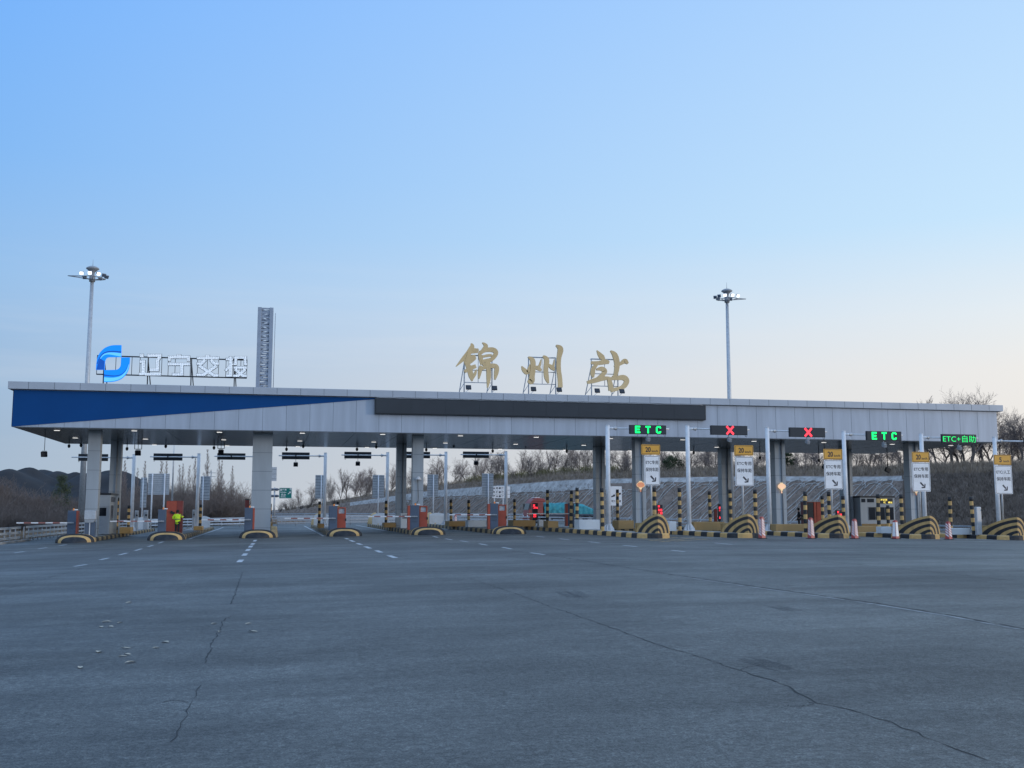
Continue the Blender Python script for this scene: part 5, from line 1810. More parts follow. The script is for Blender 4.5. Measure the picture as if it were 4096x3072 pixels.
def person(label, loc, rotz, shl, elbl, hnl, shr, elbr, hnr, top, topname, coat, k=1.0):
    """faces -y locally; left/right are the figure's own"""
    t = thing('person', label, 'person', loc, rotz)
    V, E_, Rd = [], [], []
    def v(p, r, par=None):
        V.append(tuple(c*k for c in p)); Rd.append(tuple(c*k for c in r) if isinstance(r, tuple) else r*k)
        if par is not None: E_.append((par, len(V)-1))
        return len(V)-1
    pel = v((0, 0, .95), (.15, .11))
    wai = v((0, 0, 1.12), (.135, .10), pel)
    che = v((0, .0, 1.32), (.16, .115), wai)
    nb = v((0, .0, 1.47), (.07, .065), che)
    nk = v((0, -.01, 1.54), (.052, .052), nb)
    hd = v((0, -.02, 1.62), (.075, .085), nk)
    hm = v((0, -.02, 1.68), (.082, .095), hd)
    ht = v((0, -.01, 1.745), (.06, .07), hm)
    v((0, -.125, 1.635), .012, hd)
    v((.088, 0, 1.645), .012, hd); v((-.088, 0, 1.645), .012, hd)
    for s, sh, el, hn in ((1, shl, elbl, hnl), (-1, shr, elbr, hnr)):
        a = v(sh, .06, che); b = v(el, .043, a); c = v(hn, .030, b)
        d = (Vector(hn)-Vector(el)).normalized()
        sd = d.cross(Vector((0, 0, 1))).normalized()
        pm = v(tuple(Vector(hn)+d*.06), (.036, .020), c)
        for q, l in ((-.03, .065), (-.010, .08), (.010, .075), (.03, .06)):
            f1 = v(tuple(Vector(hn)+d*.10+sd*q), .0095, pm)
            v(tuple(Vector(hn)+d*(.10+l)+sd*q*1.1+Vector((0, 0, -.015))), .008, f1)
        f1 = v(tuple(Vector(hn)+d*.05+sd*.045*s), .010, c)
        v(tuple(Vector(hn)+d*.085+sd*.062*s), .009, f1)
        hp = v((.095*s, 0, .88), .09, pel); kn = v((.10*s, -.015, .50), .062, hp); an = v((.10*s, .02, .09), .042, kn)
        v((.105*s, -.14, .035), .035, an)
    skin_mesh('body', V, E_, Rd, M['skin'], t, 0, 1)
    # trousers
    V, E_, Rd = [], [], []
    p = v((0, 0, .98), (.16, .125))
    for s in (1, -1):
        a = v((.10*s, 0, .86), .105, p); b = v((.105*s, -.015, .50), .085, a); v((.105*s, .015, .10), .07, b)
    skin_mesh('trousers', V, E_, Rd, M['trousers'], t, 0, 1)
    # shoes
    mb = MB()
    for s in (1, -1): mb.obox((.105*s*k, -.05*k, .04*k), (.11*k, .29*k, .08*k), Matrix.Identity(3))
    mb.build('shoe', M['black'], t, bev=.03)
    # jacket
    V, E_, Rd = [], [], []
    p = v((0, 0, coat), (.20, .15))
    q = v((0, 0, 1.12), (.175, .135), p); c = v((0, 0, 1.32), (.20, .145), q); v((0, 0, 1.47), (.09, .085), c)
    for sh, el, hn in ((shl, elbl, hnl), (shr, elbr, hnr)):
        a = v(sh, .085, c); b = v(el, .07, a)
        e = Vector(el).lerp(Vector(hn), .9); v(tuple(e), .055, b)
    skin_mesh(topname, V, E_, Rd, top, t, 1, 1)
    mb = MB()
    mb.lathe([(.0, .135), (.06, .125), (.098, .08), (.108, .02), (.10, -.05), (.085, -.07)], (0, .0, 1.65*k), 14)
    mb.build('hair', M['hair'], t)
    return t
W = 74.2
q = at(711, 2040, W); z0 = zi(LX[1])-.01
k = (q.z-z0)/1.78
pp = person('attendant in a long hi-vis yellow coat and dark trousers at the red cabinet', (q.x, W, z0), R(165), (.20, 0, 1.42), (.36, .02, 1.20), (.22, -.12, 1.08), (-.20, 0, 1.42), (-.30, -.16, 1.26), (-.28, -.42, 1.30), M['hivis'], 'coat', .70, k)
mb = MB()
for z in (1.10, 1.14):
    mb.lathe([(.205*k, (z-.028)*k), (.207*k, (z+.0)*k)], (0, 0, 0), 20)
tp = mb.build('reflective_band', M['silver'], pp)
tp.scale = (1, .76, 1)
W = 80.
q = at(3194, 2034, W); z0 = q.z-1.72
k = 1.0
pp = person('dark-clothed person holding a khaki bag beside the brown kiosk', (q.x, W, max(z0, .1)), R(60), (.19, -.02, 1.41), (.27, -.1, 1.15), (.2, -.34, 1.12), (-.19, -.02, 1.41), (-.26, -.12, 1.16), (-.1, -.36, 1.10), M['trousers'], 'jacket', .88, k)
bg = thing('bag', 'khaki bag held by the dark-clothed person', 'bag', (q.x+.36, W-.18, max(z0, .1)+.78))
mb = MB(); mb.lathe([(.0, 0), (.16, .02), (.21, .16), (.19, .34), (.10, .40), (0, .41)], (0, 0, 0), 12); mb.build('pouch', M['khaki'], bg)
mb = MB(); mb.tube([(-.1, 0, .36), (-.06, 0, .5), (.06, 0, .5), (.1, 0, .36)], .014, 6); mb.build('strap', M['khaki'], bg)

# ================================================================== TRUCK
W = 132.
fr = at(2103, 2095, W)
gt = gl(fr.x)
t = thing('cargo_truck', 'red-cabbed truck with a teal tarpaulin over its load', 'truck', (fr.x, W, gt), R(3))
def yp(mb, poly, y0, y1): mb.prism(poly, y0, y1)
mb = MB()
yp(mb, [(.02, .62), (0, 1.0), (.05, 1.55), (.28, 2.5), (.36, 2.62), (1.95, 2.62), (1.95, .95), (1.55, .95), (1.45, 1.15), (1.15, 1.25), (.8, 1.2), (.55, .95), (.5, .62)], -1.22, 1.22)
cab = mb.build('cab', M['cabred'], t, bev=.05)
mb = MB(); yp(mb, [(.35, 2.63), (.75, 3.02), (1.2, 3.16), (2.15, 3.05), (2.3, 2.72), (2.2, 2.63)], -1.12, 1.12); mb.build('wind_deflector', M['cabred'], cab, bev=.06)
mb = MB(); mb.prism([(.48, 1.75), (.60, 2.42), (1.25, 2.42), (1.25, 1.72)], -1.236, -1.222); mb.build('side_window', M['glass'], cab)
mb = MB(); mb.add([(.055, -1.05, 1.66), (.055, 1.05, 1.66), (.262, 1.02, 2.46), (.262, -1.02, 2.46)], [(0, 1, 2, 3)]); 
for v_ in range(4): mb.v[v_] = (mb.v[v_][0]-.03, mb.v[v_][1], mb.v[v_][2])
mb.build('windscreen', M['glass'], cab)
mb = MB(); mb.box(-.06, .12, -1.24, 1.24, .42, .78); mb.build('bumper', M['maroon'], t, bev=.03)
for s in (-1, 1):
    mb = MB(); mb.box(-.075, -.02, s*.95-.2, s*.95+.2, .82, .98); mb.build('headlight', M['signwhite'], cab, bev=.01)
    mb = MB(); mb.box(.10, .24, s*1.40-.10, s*1.40+.10, 1.75, 2.4); mb.tube([(.2, s*1.2, 2.4), (.17, s*1.40, 2.35)], .025, 6); mb.build('mirror', M['darkmetal'], cab, bev=.03)
mb = MB(); mb.box(.9, 1.75, -.5, .5, 3.165, 3.24); mb.build('roof_rack', M['white'], cab, bev=.02)
mb = MB(); mb.prism([(.62, 1.35), (1.25, 1.35), (1.25, 1.55), (.7, 1.6)], -1.235, -1.222); mb.build('decal_panel', M['signwhite'], cab)
mb = MB()
mb.box(.5, 9.6, -.48, .48, .62, .92); mb.box(3.0, 4.6, -1.15, -.5, .45, .95); mb.box(3.0, 4.6, .5, 1.15, .45, .95)
mb.build('chassis', M['darkmetal'], t)
mb = MB(); mb.box(5.0, 6.3, -1.16, -1.02, .42, 1.0); mb.build('side_guard', M['slate'], t, bev=.02)
mb = MB(); mb.box(2.15, 9.5, -1.22, 1.22, .93, 1.42); mb.build('cargo_box', M['slate'], t, bev=.02)
mb = MB()
rr = random.Random(3)
nx, ny = 46, 15
for i in range(nx+1):
    u = i/nx
    x = 2.1+7.45*u
    topz = 2.42+.12*math.sin(u*5+.5)+.07*math.sin(u*21)-(1.0*max(0, (u-.70)/.30)**1.5)-.35*max(0, (.08-u)/.08)
    for j in range(ny+1):
        v_ = j/ny
        a = PI*v_
        y = -1.30*math.cos(a) if .12 < v_ < .88 else (-1.29 if v_ < .5 else 1.29)
        zz = 1.12+(topz-1.12)*min(1, (math.sin(a)*1.3)**.32) if 0 < v_ < 1 else 1.12
        f_ = .05*math.sin(x*9+v_*3)*max(0, 1-math.sin(a))+.02*math.sin(x*23+j)
        mb.v.append((x+rr.uniform(-.03, .03), y+(f_ if v_ < .5 else -f_), zz+rr.uniform(-.025, .025)))
for i in range(nx):
    for j in range(ny):
        a_ = i*(ny+1)+j
        mb.f.append((a_, a_+1, a_+ny+2, a_+ny+1)); mb.mi.append(0); mb.sm.append(True)
mb.build('tarpaulin', M['tarp'], t)
wh = None
for x in (1.02, 2.75, 4.05 if False else 6.9, 8.2):
    for s in (-1, 1):
        if wh is None:
            mb = MB(); mb.lathe([(.30, -.14), (.44, -.15), (.50, -.10), (.51, 0), (.50, .10), (.44, .15), (.30, .14)], (0, 0, 0), 24)
            wh = mb.build('wheel', M['rubber'], t)
            mb = MB(); mb.lathe([(.0, -.06), (.12, -.13), (.16, -.06), (.28, -.05), (.31, -.135)], (0, 0, 0), 20); rim = mb.build('rim', M['greypaint'], wh)
            q = wh
        else:
            q = wh.copy(); C.objects.link(q); r2 = rim.copy(); C.objects.link(r2); r2.parent = q
        q.location = (x, s*1.05, .51)
        q.rotation_euler = (R(-90) if s < 0 else R(90), 0, 0)
mb = MB(); mb.box(9.52, 9.6, -1.2, -.95, .95, 1.1); mb.box(9.52, 9.6, .95, 1.2, .95, 1.1); mb.build('tail_lamp', M['redstripe'], t)

# ================================================================== EMBANKMENT
EP = [1040, 1120, 1400, 1700, 2000, 2300, 2600, 3000, 3500, 3700, 4100, 4700, 5600]
EW = [380, 330, 290, 240, 200, 175, 160, 148, 132, 122, 112, 104, 98]
EY = [2052, 2048, 2010, 1966, 1941, 1919, 1912, 1905, 1907, 1900, 1893, 1888, 1885]
ED = [4, 5, 8, 9, 9, 9, 9, 9, 9, 8.5, 8, 8, 8]
def interp(A, px):
    if px <= EP[0]: return A[0]
    for i in range(len(EP)-1):
        if px <= EP[i+1]:
            t = (px-EP[i])/(EP[i+1]-EP[i])
            return A[i]+(A[i+1]-A[i])*t
    return A[-1]
ROWS = [0, .15, .3, .45, .6, .75, .9, 1.0]
def foot(px):
    W = interp(EW, px)
    p = at(px, 2080, W)
    return Vector((p.x, W, gz(p.x)-.12))
def crest(px):
    W = interp(EW, px)+interp(ED, px)
    return at(px, interp(EY, px), W)
def slope(px, v):
    a, b = foot(px), crest(px)
    p = a.lerp(b, v)
    p.z += .25*math.sin(px*.021+v*3)*math.sin(PI*v)*.5
    return p
def back_dir(px):
    a, b = foot(px), crest(px)
    d = Vector((b.x-a.x, b.y-a.y, 0))
    return d.normalized()
def plateau(px, d):
    b = crest(px)
    k = min(1, max(.15, (px-1080)/500))
    rise = 1.15*min(1, d/3.)*k+max(0, d-3)*.02*k
    p = b+back_dir(px)*d
    p.z += rise
    return p
mb = MB()
PX = list(range(1040, 5601, 24))
nr = len(ROWS)+6
BACK = [1.2, 3., 8., 20., 60., 160.]
for px in PX:
    for v_ in ROWS: mb.v.append(tuple(slope(px, v_)))
    for d in BACK: mb.v.append(tuple(plateau(px, d)))
for i in range(len(PX)-1):
    for j in range(nr-1):
        a_ = i*nr+j
        mb.f.append((a_, a_+nr, a_+nr+1, a_+1))
        lat = 1380 < PX[i] < 3640
        if j < 5 or not lat: m_ = 0
        elif j < 7: m_ = 1
        else: m_ = 0
        if PX[i] > 2420 and j < 6: m_ = 0
        mb.mi.append(m_); mb.sm.append(True)
emb = mb.build('embankment', [M['soil'], M['shotcrete']], recalc=False)
tag(emb, kind='structure')
# concrete ribs on the slope
rb = MB()
rg = random.Random(11)
def rib(pts, w=.075):
    P = [slope(px+rg.gauss(0, 2.2), min(1, max(0, v_+rg.gauss(0, .009))))+Vector((0, -.03, .06+rg.gauss(0, .02))) for px, v_ in pts]
    rb.tube(P, w, 5, caps=True)
rg = random.Random(11)
p0 = 1500
while p0 < 3640:
    sp = 26 if p0 < 1800 else (36 if p0 < 2200 else (48 if p0 < 2560 else 61))
    run = sp*3.1
    top = .92 if p0 > 2400 else .76
    for o_ in (0, sp*.17):
        pts = [(p0+o_+run*u, min(.99, .02+(top-.06-o_/sp*.28)*u)) for u in (0, .25, .5, .75, .93)]
        e = pts[-1]
        pts += [(e[0]+sp*.20, e[1]+.05-o_/sp*.1), (e[0]+sp*.15, e[1]+.085-o_/sp*.15), (e[0]-sp*.1, e[1]+.085-o_/sp*.15), (e[0]-sp*.5, e[1]+.055), (e[0]-sp*.95, e[1]-.03)]
        pts = [(a_, min(b_, .985)) for a_, b_ in pts if a_ < 3660 and b_ < 1.0-max(0, (a_-3560))/100*.9]
        if len(pts) > 2: rib(pts, .085 if p0 > 2400 else .07)
    if p0 > 2350 and rg.random() < .85:
        h0 = rg.uniform(.45, .68)
        b0 = p0+run*h0/.86
        if b0 < 3500:
            rib([(b0-sp*.1, h0), (b0-sp*.12, h0-.12), (b0-sp*.3, h0-.2), (b0-sp*1.1, h0-.42)], .06)
    p0 += sp
o = rb.build('slope_lattice', M['shotcrete'], recalc=False)
tag(o, 'pale concrete rib lattice on the embankment behind the lanes', 'slope lattice')

# ================================================================== PLANTS
def frust(mb, p0, p1, r0, r1, n):
    d = p1-p0
    up = Vector((0, 0, 1)) if abs(d.z) < .9*d.length else Vector((1, 0, 0))
    a = d.cross(up).normalized(); b = a.cross(d).normalized()
    o = len(mb.v)
    for p, r in ((p0, r0), (p1, r1)):
        for j in range(n):
            t = 2*PI*j/n
            mb.v.append(tuple(p+a*(r*math.cos(t))+b*(r*math.sin(t))))
    for j in range(n):
        j2 = (j+1) % n
        mb.f.append((o+j, o+j2, o+n+j2, o+n+j)); mb.mi.append(0); mb.sm.append(True)

def make_tree(seed, spread=.55, tilt=.55, levels=5, r0=.018, nb=(2, 3), up=.3, wob=.10, rmin=.0012, first=.16):
    rg = random.Random(seed)
    tr, cw = MB(), MB()
    cnt = [0]
    def grow(p, d, L, r, lev):
        if cnt[0] > 9000: return
        k = 6 if lev == 0 else (4 if lev < 2 else 3)
        q = p
        step = L/k
        for i in range(k):
            d = (d+Vector((rg.gauss(0, wob), rg.gauss(0, wob), rg.gauss(0, wob)*.6+up*.12))).normalized()
            e = q+d*step
            ra = max(rmin, r*(1-.55*i/k)); rb_ = max(rmin, r*(1-.55*(i+1)/k))
            frust(tr if lev == 0 else cw, q, e, ra, rb_, 7 if lev == 0 else (5 if lev == 1 else 3))
            cnt[0] += 1
            q = e
            frac = (i+1)/k
            if lev < levels-1 and (lev > 0 or frac > first):
                m = rg.randint(*nb) if lev == 0 else rg.randint(1, 2)
                for _ in range(m):
                    az = rg.uniform(0, 2*PI)
                    side = Vector((math.cos(az), math.sin(az), 0))
                    side = (side-d*side.dot(d)).normalized()
                    a_ = tilt*rg.uniform(.6, 1.35)
                    nd_ = (d*math.cos(a_)+side*math.sin(a_)).normalized()
                    grow(q, nd_, L*spread*rg.uniform(.7, 1.15)*(1.05-.35*frac if lev == 0 else 1), rb_*rg.uniform(.5, .72), lev+1)
    grow(Vector((0, 0, -.02)), Vector((rg.gauss(0, .04), rg.gauss(0, .04), 1)).normalized(), .80, r0, 0)
    zm = max(v[2] for v in cw.v)
    for mbx in (tr, cw):
        mbx.v = [(v[0]/zm, v[1]/zm, v[2]/zm) for v in mbx.v]
    return tr, cw

def tree_proto(name, label, cat, tr, cw, m1, m2):
    t = thing(name, label, cat, (0, 0, -500))
    tr.build('trunk', m1, t, recalc=False)
    cw.build('crown', m2, t, recalc=False)
    return t
protos = [tree_proto('bare_tree', 'x', 'tree', *make_tree(s, **kw), M['bark'], M['twig']) for s, kw in (
    (1, dict(spread=.58, tilt=.62, r0=.018)), (2, dict(spread=.55, tilt=.5, r0=.015)), (3, dict(spread=.5, tilt=.42, r0=.014, up=.5)),
    (4, dict(spread=.6, tilt=.7, r0=.020)), (5, dict(spread=.56, tilt=.55, r0=.024, first=.3)), (6, dict(spread=.62, tilt=.66, r0=.019, wob=.14)))]
used = [False]*len(protos)
def plant(protos_, used_, k, loc, h, rz, label, group, wide=1.):
    if not used_[k]:
        o = protos_[k]; used_[k] = True
        o.location = loc; o.rotation_euler = (0, 0, rz); o.scale = (h*wide, h*wide, h)
        o['label'] = label
        if group: o['group'] = group
    else:
        o = dup(protos_[k], loc, rz, label, group, (h*wide, h*wide, h))
        if not group and 'group' in o: del o['group']
    return o
rt = random.Random(21)
CL = [(0, 1290, 'small bare tree on the low bank right of the green direction sign', 'bare trees by the green sign'), (1290, 1580, 'bare tree in the clump on the bank between the wide and loudspeaker columns', 'bare trees left of the loudspeaker columns'),
 (1580, 1650, 'bare tree on the bank seen between the paired loudspeaker columns', 'bare trees between the paired columns'),
 (1650, 2020, 'bare tree on the bank between loudspeaker column and white route sign', 'bare trees right of the loudspeaker column'), (2020, 2400, 'bare tree on the embankment above the red truck', 'bare trees above the truck'),
 (2400, 2640, 'bare tree on the embankment above the white tow-truck sign', 'bare trees above the tow-truck sign'), (2640, 2930, 'bare tree on the embankment between the first and second lane signs', 'bare trees between first and second lane signs'),
 (2930, 3300, 'bare tree on the embankment between the second and third lane signs', 'bare trees between second and third lane signs'), (3300, 3650, 'bare tree on the embankment above the lit booth', 'bare trees above the lit booth'),
 (3650, 3985, 'big dark bare tree on the embankment behind the fifth white pole', 'bare trees behind the right canopy end'), (3985, 9999, 'bare tree rising beyond the canopy end at the right picture edge', 'bare trees right of the canopy')]
TR = [(1150,2005,4),(1195,1950,6),(1245,1925,6),(1325,1915,8),(1362,1872,10),(1388,1876,14),(1428,1866,9),(1444,1872,18),(1466,1885,7),(1480,1900,12),(1540,1905,8),(1566,1892,9),
 (1612,1880,10),(1640,1870,8),(1719,1850,12),(1750,1815,9),(1770,1835,16),(1815,1850,8),(1861,1826,10),(1898,1815,8),(1925,1850,17),(1967,1795,9),(1990,1800,14),(2030,1805,8),(2044,1830,20),
 (2083,1790,9),(2112,1800,16),(2159,1780,8),(2190,1800,18),(2220,1775,8),(2245,1790,15),(2284,1775,9),(2318,1780,13),(2351,1770,8),(2375,1790,17),(2447,1780,10),(2487,1770,14),(2517,1775,8),(2560,1780,12),
 (2645,1765,8),(2662,1775,14),(2720,1770,11),(2760,1780,18),(2818,1760,8),(2833,1770,13),(2862,1755,9),(2885,1770,16),(2950,1765,10),(3027,1760,9),(3050,1775,15),(3110,1770,12),(3180,1765,9),(3218,1755,13),(3248,1770,18),(3276,1750,8),
 (3330,1755,12),(3390,1750,10),(3424,1740,9),(3470,1735,8),(3486,1750,15),(3522,1735,10),(3560,1730,13),(3600,1725,9),(3650,1650,10),(3690,1592,11),(3745,1600,9),(3775,1640,13),(3798,1570,6),(3835,1625,14),(3860,1580,10),(3886,1562,6),(3925,1545,10),(3950,1545,13),
 (3992,1665,11),(4015,1680,16),(4044,1630,9),(4068,1665,14),(4090,1620,8),(4130,1640,10),(4200,1640,9),(4290,1650,8),(4370,1640,12),(4460,1650,9)]
for i, (px, yt, d) in enumerate(TR):
    b = plateau(px, d)
    # column through px: find height so the top reaches yt at that distance
    zt = at(px, yt, b.y).z
    h = max(2.5, zt-b.z)*1.03
    k = [5, 1, 3, 0, 2, 4][i % 6]
    if 3780 < px < 3900: k = 4
    lab, gr = next((c[2], c[3]) for c in CL if c[0] <= px < c[1])
    plant(protos, used, k, tuple(b+Vector((0, 0, -.15))), h, rt.uniform(0, 6.28), lab, gr, rt.uniform(.85, 1.15)*(1.2 if px > 3780 and px < 3900 and k == 4 else 1))

XT = []
for px in list(range(1330, 3640, 84))+[3720, 3830, 3905, 4060]:
    t_ = (px-1330)/2900
    yt = 1895 if px < 1480 else (1850 if px < 1700 else (1822 if px < 2000 else 1790))
    if px > 3640: yt = 1690 if px < 3985 else 1720
    XT.append((px+rt.uniform(-14, 14), yt+rt.uniform(-25, 30), rt.uniform(6, 24)))
for i, (px, yt, d) in enumerate(XT):
    b = plateau(px, d)
    h = max(2.5, at(px, yt, b.y).z-b.z)*1.03
    lab, gr = next((c[2], c[3]) for c in CL if c[0] <= px < c[1])
    plant(protos, used, rt.randrange(6), tuple(b+Vector((0, 0, -.15))), h, rt.uniform(0, 6.28), lab, gr, rt.uniform(.85, 1.2))

# bushes
def make_bush(seed, n=26):
    rg = random.Random(seed)
    tr, cw = MB(), MB()
    for s in range(n):
        az = rg.uniform(0, 2*PI); lean = rg.uniform(.05, .6)
        d = Vector((math.cos(az)*lean, math.sin(az)*lean, 1)).normalized()
        q = Vector((math.cos(az)*.12*rg.random(), math.sin(az)*.12*rg.random(), -.03))
        L = rg.uniform(.6, 1.0)
        for i in range(5):
            d = (d+Vector((rg.gauss(0, .13), rg.gauss(0, .13), .03))).normalized()
            e = q+d*L/5
            frust(tr if i < 2 else cw, q, e, max(.002, .008*(1-i/5.5)), max(.0018, .008*(1-(i+1)/5.5)), 3)
            q = e
            for _ in range(rg.randint(2, 4)):
                az2 = rg.uniform(0, 2*PI)
                d2 = (d+Vector((math.cos(az2), math.sin(az2), rg.uniform(-.2, .5)))*.8).normalized()
                e2 = q+d2*rg.uniform(.07, .2)
                frust(cw, q, e2, .0026, .0016, 3)
                for _ in range(2):
                    d3 = (d2+Vector((rg.gauss(0, .6), rg.gauss(0, .6), rg.gauss(.2, .4)))).normalized()
                    frust(cw, e2, e2+d3*rg.uniform(.05, .12), .0018, .0013, 3)
    return tr, cw
bprotos = []
for s in (31, 32, 33):
    tr, cw = make_bush(s)
    t = thing('bare_bush', 'x', 'bush', (0, 0, -500))
    tr.build('stem', M['bark'], t, recalc=False); cw.build('crown', M['redtwig'], t, recalc=False)
    bprotos.append(t)
bused = [False]*3
rb_ = random.Random(77)
def bush(px, yt, W, lab, gr, wide=1.15):
    q = at(px, yt, W)
    z0 = gz(q.x)-.1
    plant(bprotos, bused, rb_.randrange(3), (q.x, W, z0), max(.8, q.z-z0), rb_.uniform(0, 6), lab, gr, wide)
for px in range(-70, 345, 17):
    if 228 < px < 275: continue
    for W in (112, 128, 146):
        far = {112: 0, 128: 1, 146: 2}[W]
        base = (2052, 2018, 1985)[far]
        if px < 60: base -= (10, 30, 55)[far]
        if px > 200: base += (5, 15, 20)[far]
        bush(px+rb_.uniform(-8, 8), base+rb_.uniform(-18, 18), W+rb_.uniform(-4, 4), ('low nearer bare bush in the thicket behind the left guard rail', 'middle bare bush in the thicket behind the left guard rail', 'tall rear bare bush in the thicket before the dark heaps')[far], ('front bushes at far left', 'middle bushes at far left', 'rear bushes at far left')[far], 1.2)
for px in range(500, 1010, 17):
    for k_, W in enumerate((138, 165)):
        yt = (1985, 1950)[k_]+rb_.uniform(-22, 22)
        if 620 < px < 700: yt -= 15
        if 830 < px < 940: yt -= 12
        if px > 960: yt += 30
        if px < 600: yt += 12
        bush(px+rb_.uniform(-6, 6), yt, W+rb_.uniform(-5, 5), ('nearer bare bush in the scrub behind the attendant\'s lane' , 'farther bare bush in the scrub behind the attendant\'s lane')[k_], ('near scrub bushes behind the second lane', 'far scrub bushes behind the second lane')[k_], 1.05)
for px in (1120, 1150, 1175, 1205, 1235, 1262, 1300, 1335):
    b = plateau(px, rb_.uniform(.5, 4))
    plant(bprotos, bused, rb_.randrange(3), tuple(b+Vector((0, 0, -.2))), rb_.uniform(2.2, 4.2), rb_.uniform(0, 6), 'bare bush on the low bank end under the green direction sign', 'bushes under the green sign', 1.2)

for px in range(1390, 3640, 74):
    b = plateau(px, rb_.uniform(3., 8))
    lab, gr = next((c[2], c[3]) for c in CL if c[0] <= px < c[1])
    for w_ in ('big dark bare tree', 'small bare tree', 'bare tree'): lab = lab.replace(w_, 'leafless bush'); gr = gr.replace('bare trees', 'leafless bushes')
    plant(bprotos, bused, rb_.randrange(3), tuple(b+Vector((0, 0, -.2))), rb_.uniform(1.6, 3.4), rb_.uniform(0, 6), lab, gr, 1.3)

# upright poplars behind the second lane
def make_poplar(seed):
    rg = random.Random(seed)
    tr, cw = MB(), MB()
    q = Vector((0, 0, -.01)); d = Vector((0, 0, 1))
    k = 16
    for i in range(k):
        d = (d+Vector((rg.gauss(0, .02), rg.gauss(0, .02), .3))).normalized()
        e = q+d/k
        frust(tr if i < 9 else cw, q, e, max(.0010, .0062*(1-i/k)**1.4), max(.0008, .0062*(1-(i+1)/k)**1.4), 5)
        q = e
        if i > 2:
            for _ in range(9):
                az = rg.uniform(0, 2*PI); a_ = rg.uniform(.25, .5)
                d2 = Vector((math.cos(az)*math.sin(a_), math.sin(az)*math.sin(a_), math.cos(a_)))
                L = rg.uniform(.14, .30)*(1.12-i/k)
                e2 = q+d2*L*.5; d3 = (d2+Vector((0, 0, .35))).normalized(); e3 = e2+d3*L*.5
                frust(cw, q, e2, .0016, .0012, 3); frust(cw, e2, e3, .0012, .0008, 3)
                for _ in range(3):
                    d4 = (d3+Vector((rg.gauss(0, .3), rg.gauss(0, .3), .2))).normalized()
                    frust(cw, e2, e2+d4*L*.5, .0009, .0007, 3)
    return tr, cw
pprotos = []
for s in (51, 52):
    tr, cw = make_poplar(s)
    pprotos.append(tree_proto('bare_poplar', 'x', 'tree', tr, cw, M['bark'], M['twig']))
pused = [False, False]
for i, (px, yt, lab) in enumerate(((497, 1850, 'slender bare poplar just left of the leftmost gantry pole'), (548, 1880, 'short bare poplar just right of the leftmost gantry pole'), (585, 1852, 'bare poplar above the small sign back'), (652, 1838, 'bare poplar rising above the large sign back'), (662, 1852, 'second bare poplar rising above the large sign back'), (716, 1868, 'bare poplar right of the thin grey mast'), (736, 1862, 'bare poplar left of the second gantry pole'), (760, 1870, 'bare poplar nearest left of the second gantry pole'), (780, 1840, 'bare poplar hidden partly by the second gantry pole'), (831, 1808, 'tallest bare poplar right of the second gantry pole'), (876, 1846, 'twin bare poplar left of the far scrub end'), (886, 1850, 'second of the twin bare poplars by the scrub end'), (933, 1870, 'lone bare poplar left of the wide column'))):
    W = 175+(i*13) % 40
    q = at(px, yt, W); z0 = gz(q.x)-.1
    plant(pprotos, pused, i % 2, (q.x, W, z0), q.z-z0, i*1.3, lab, 'bare poplars behind the second lane', 1.)

# evergreens: many small leaf faces through the crown
def evergreen(label, base, h, w, seed, m, cone=True):
    rg = random.Random(seed)
    t = thing('evergreen_tree', label, 'tree', tuple(base))
    mb = MB(); mb.tube([(0, 0, -.1), (0, 0, h*.5), (0, 0, h*.9)], [.10, .06, .02], 7); mb.build('trunk', M['bark'], t)
    mb = MB()
    clumps = []
    for _ in range(70):
        zz = rg.uniform(.18, 1.0)
        rr_ = w/2*((1.05-zz)**.8 if cone else math.sin(PI*min(1, zz*.9+.08))**.7)*rg.uniform(.35, 1)
        a_ = rg.uniform(0, 2*PI)
        clumps.append((Vector((rr_*math.cos(a_), rr_*math.sin(a_), zz*h)), rg.uniform(.10, .24)*w*.8))
    for c, r in clumps:
        for _ in range(70):
            d = Vector((rg.gauss(0, 1), rg.gauss(0, 1), rg.gauss(0, .8))).normalized()*r*rg.random()**.4
            p = c+d
            u = Vector((rg.gauss(0, 1), rg.gauss(0, 1), rg.gauss(0, 1))).normalized()*rg.uniform(.05, .11)
            v_ = u.cross(Vector((rg.gauss(0, 1), rg.gauss(0, 1), rg.gauss(0, 1)))).normalized()*rg.uniform(.03, .06)
            mb.add([p-u, p+v_, p+u, p-v_], [(0, 1, 2, 3)])
    mb.build('crown', m, t, recalc=False)
q = at(250, 1905, 158); evergreen('dull green conifer among brown shrubs at far left', (q.x, 158, gz(q.x)-.1), q.z-gz(q.x), 4.6, 5, M['needle'])
q = plateau(2688, 5); zt = at(2688, 1826, q.y).z
evergreen('dark bushy evergreen on the embankment right of the first lane sign', q, zt-q.z, 3.6, 9, M['needle'], False)
q = plateau(3148, 6); zt = at(3148, 1800, q.y).z
evergreen('narrow evergreen beside the column under the right red X board', q, zt-q.z, 2.2, 12, M['needle'], False)

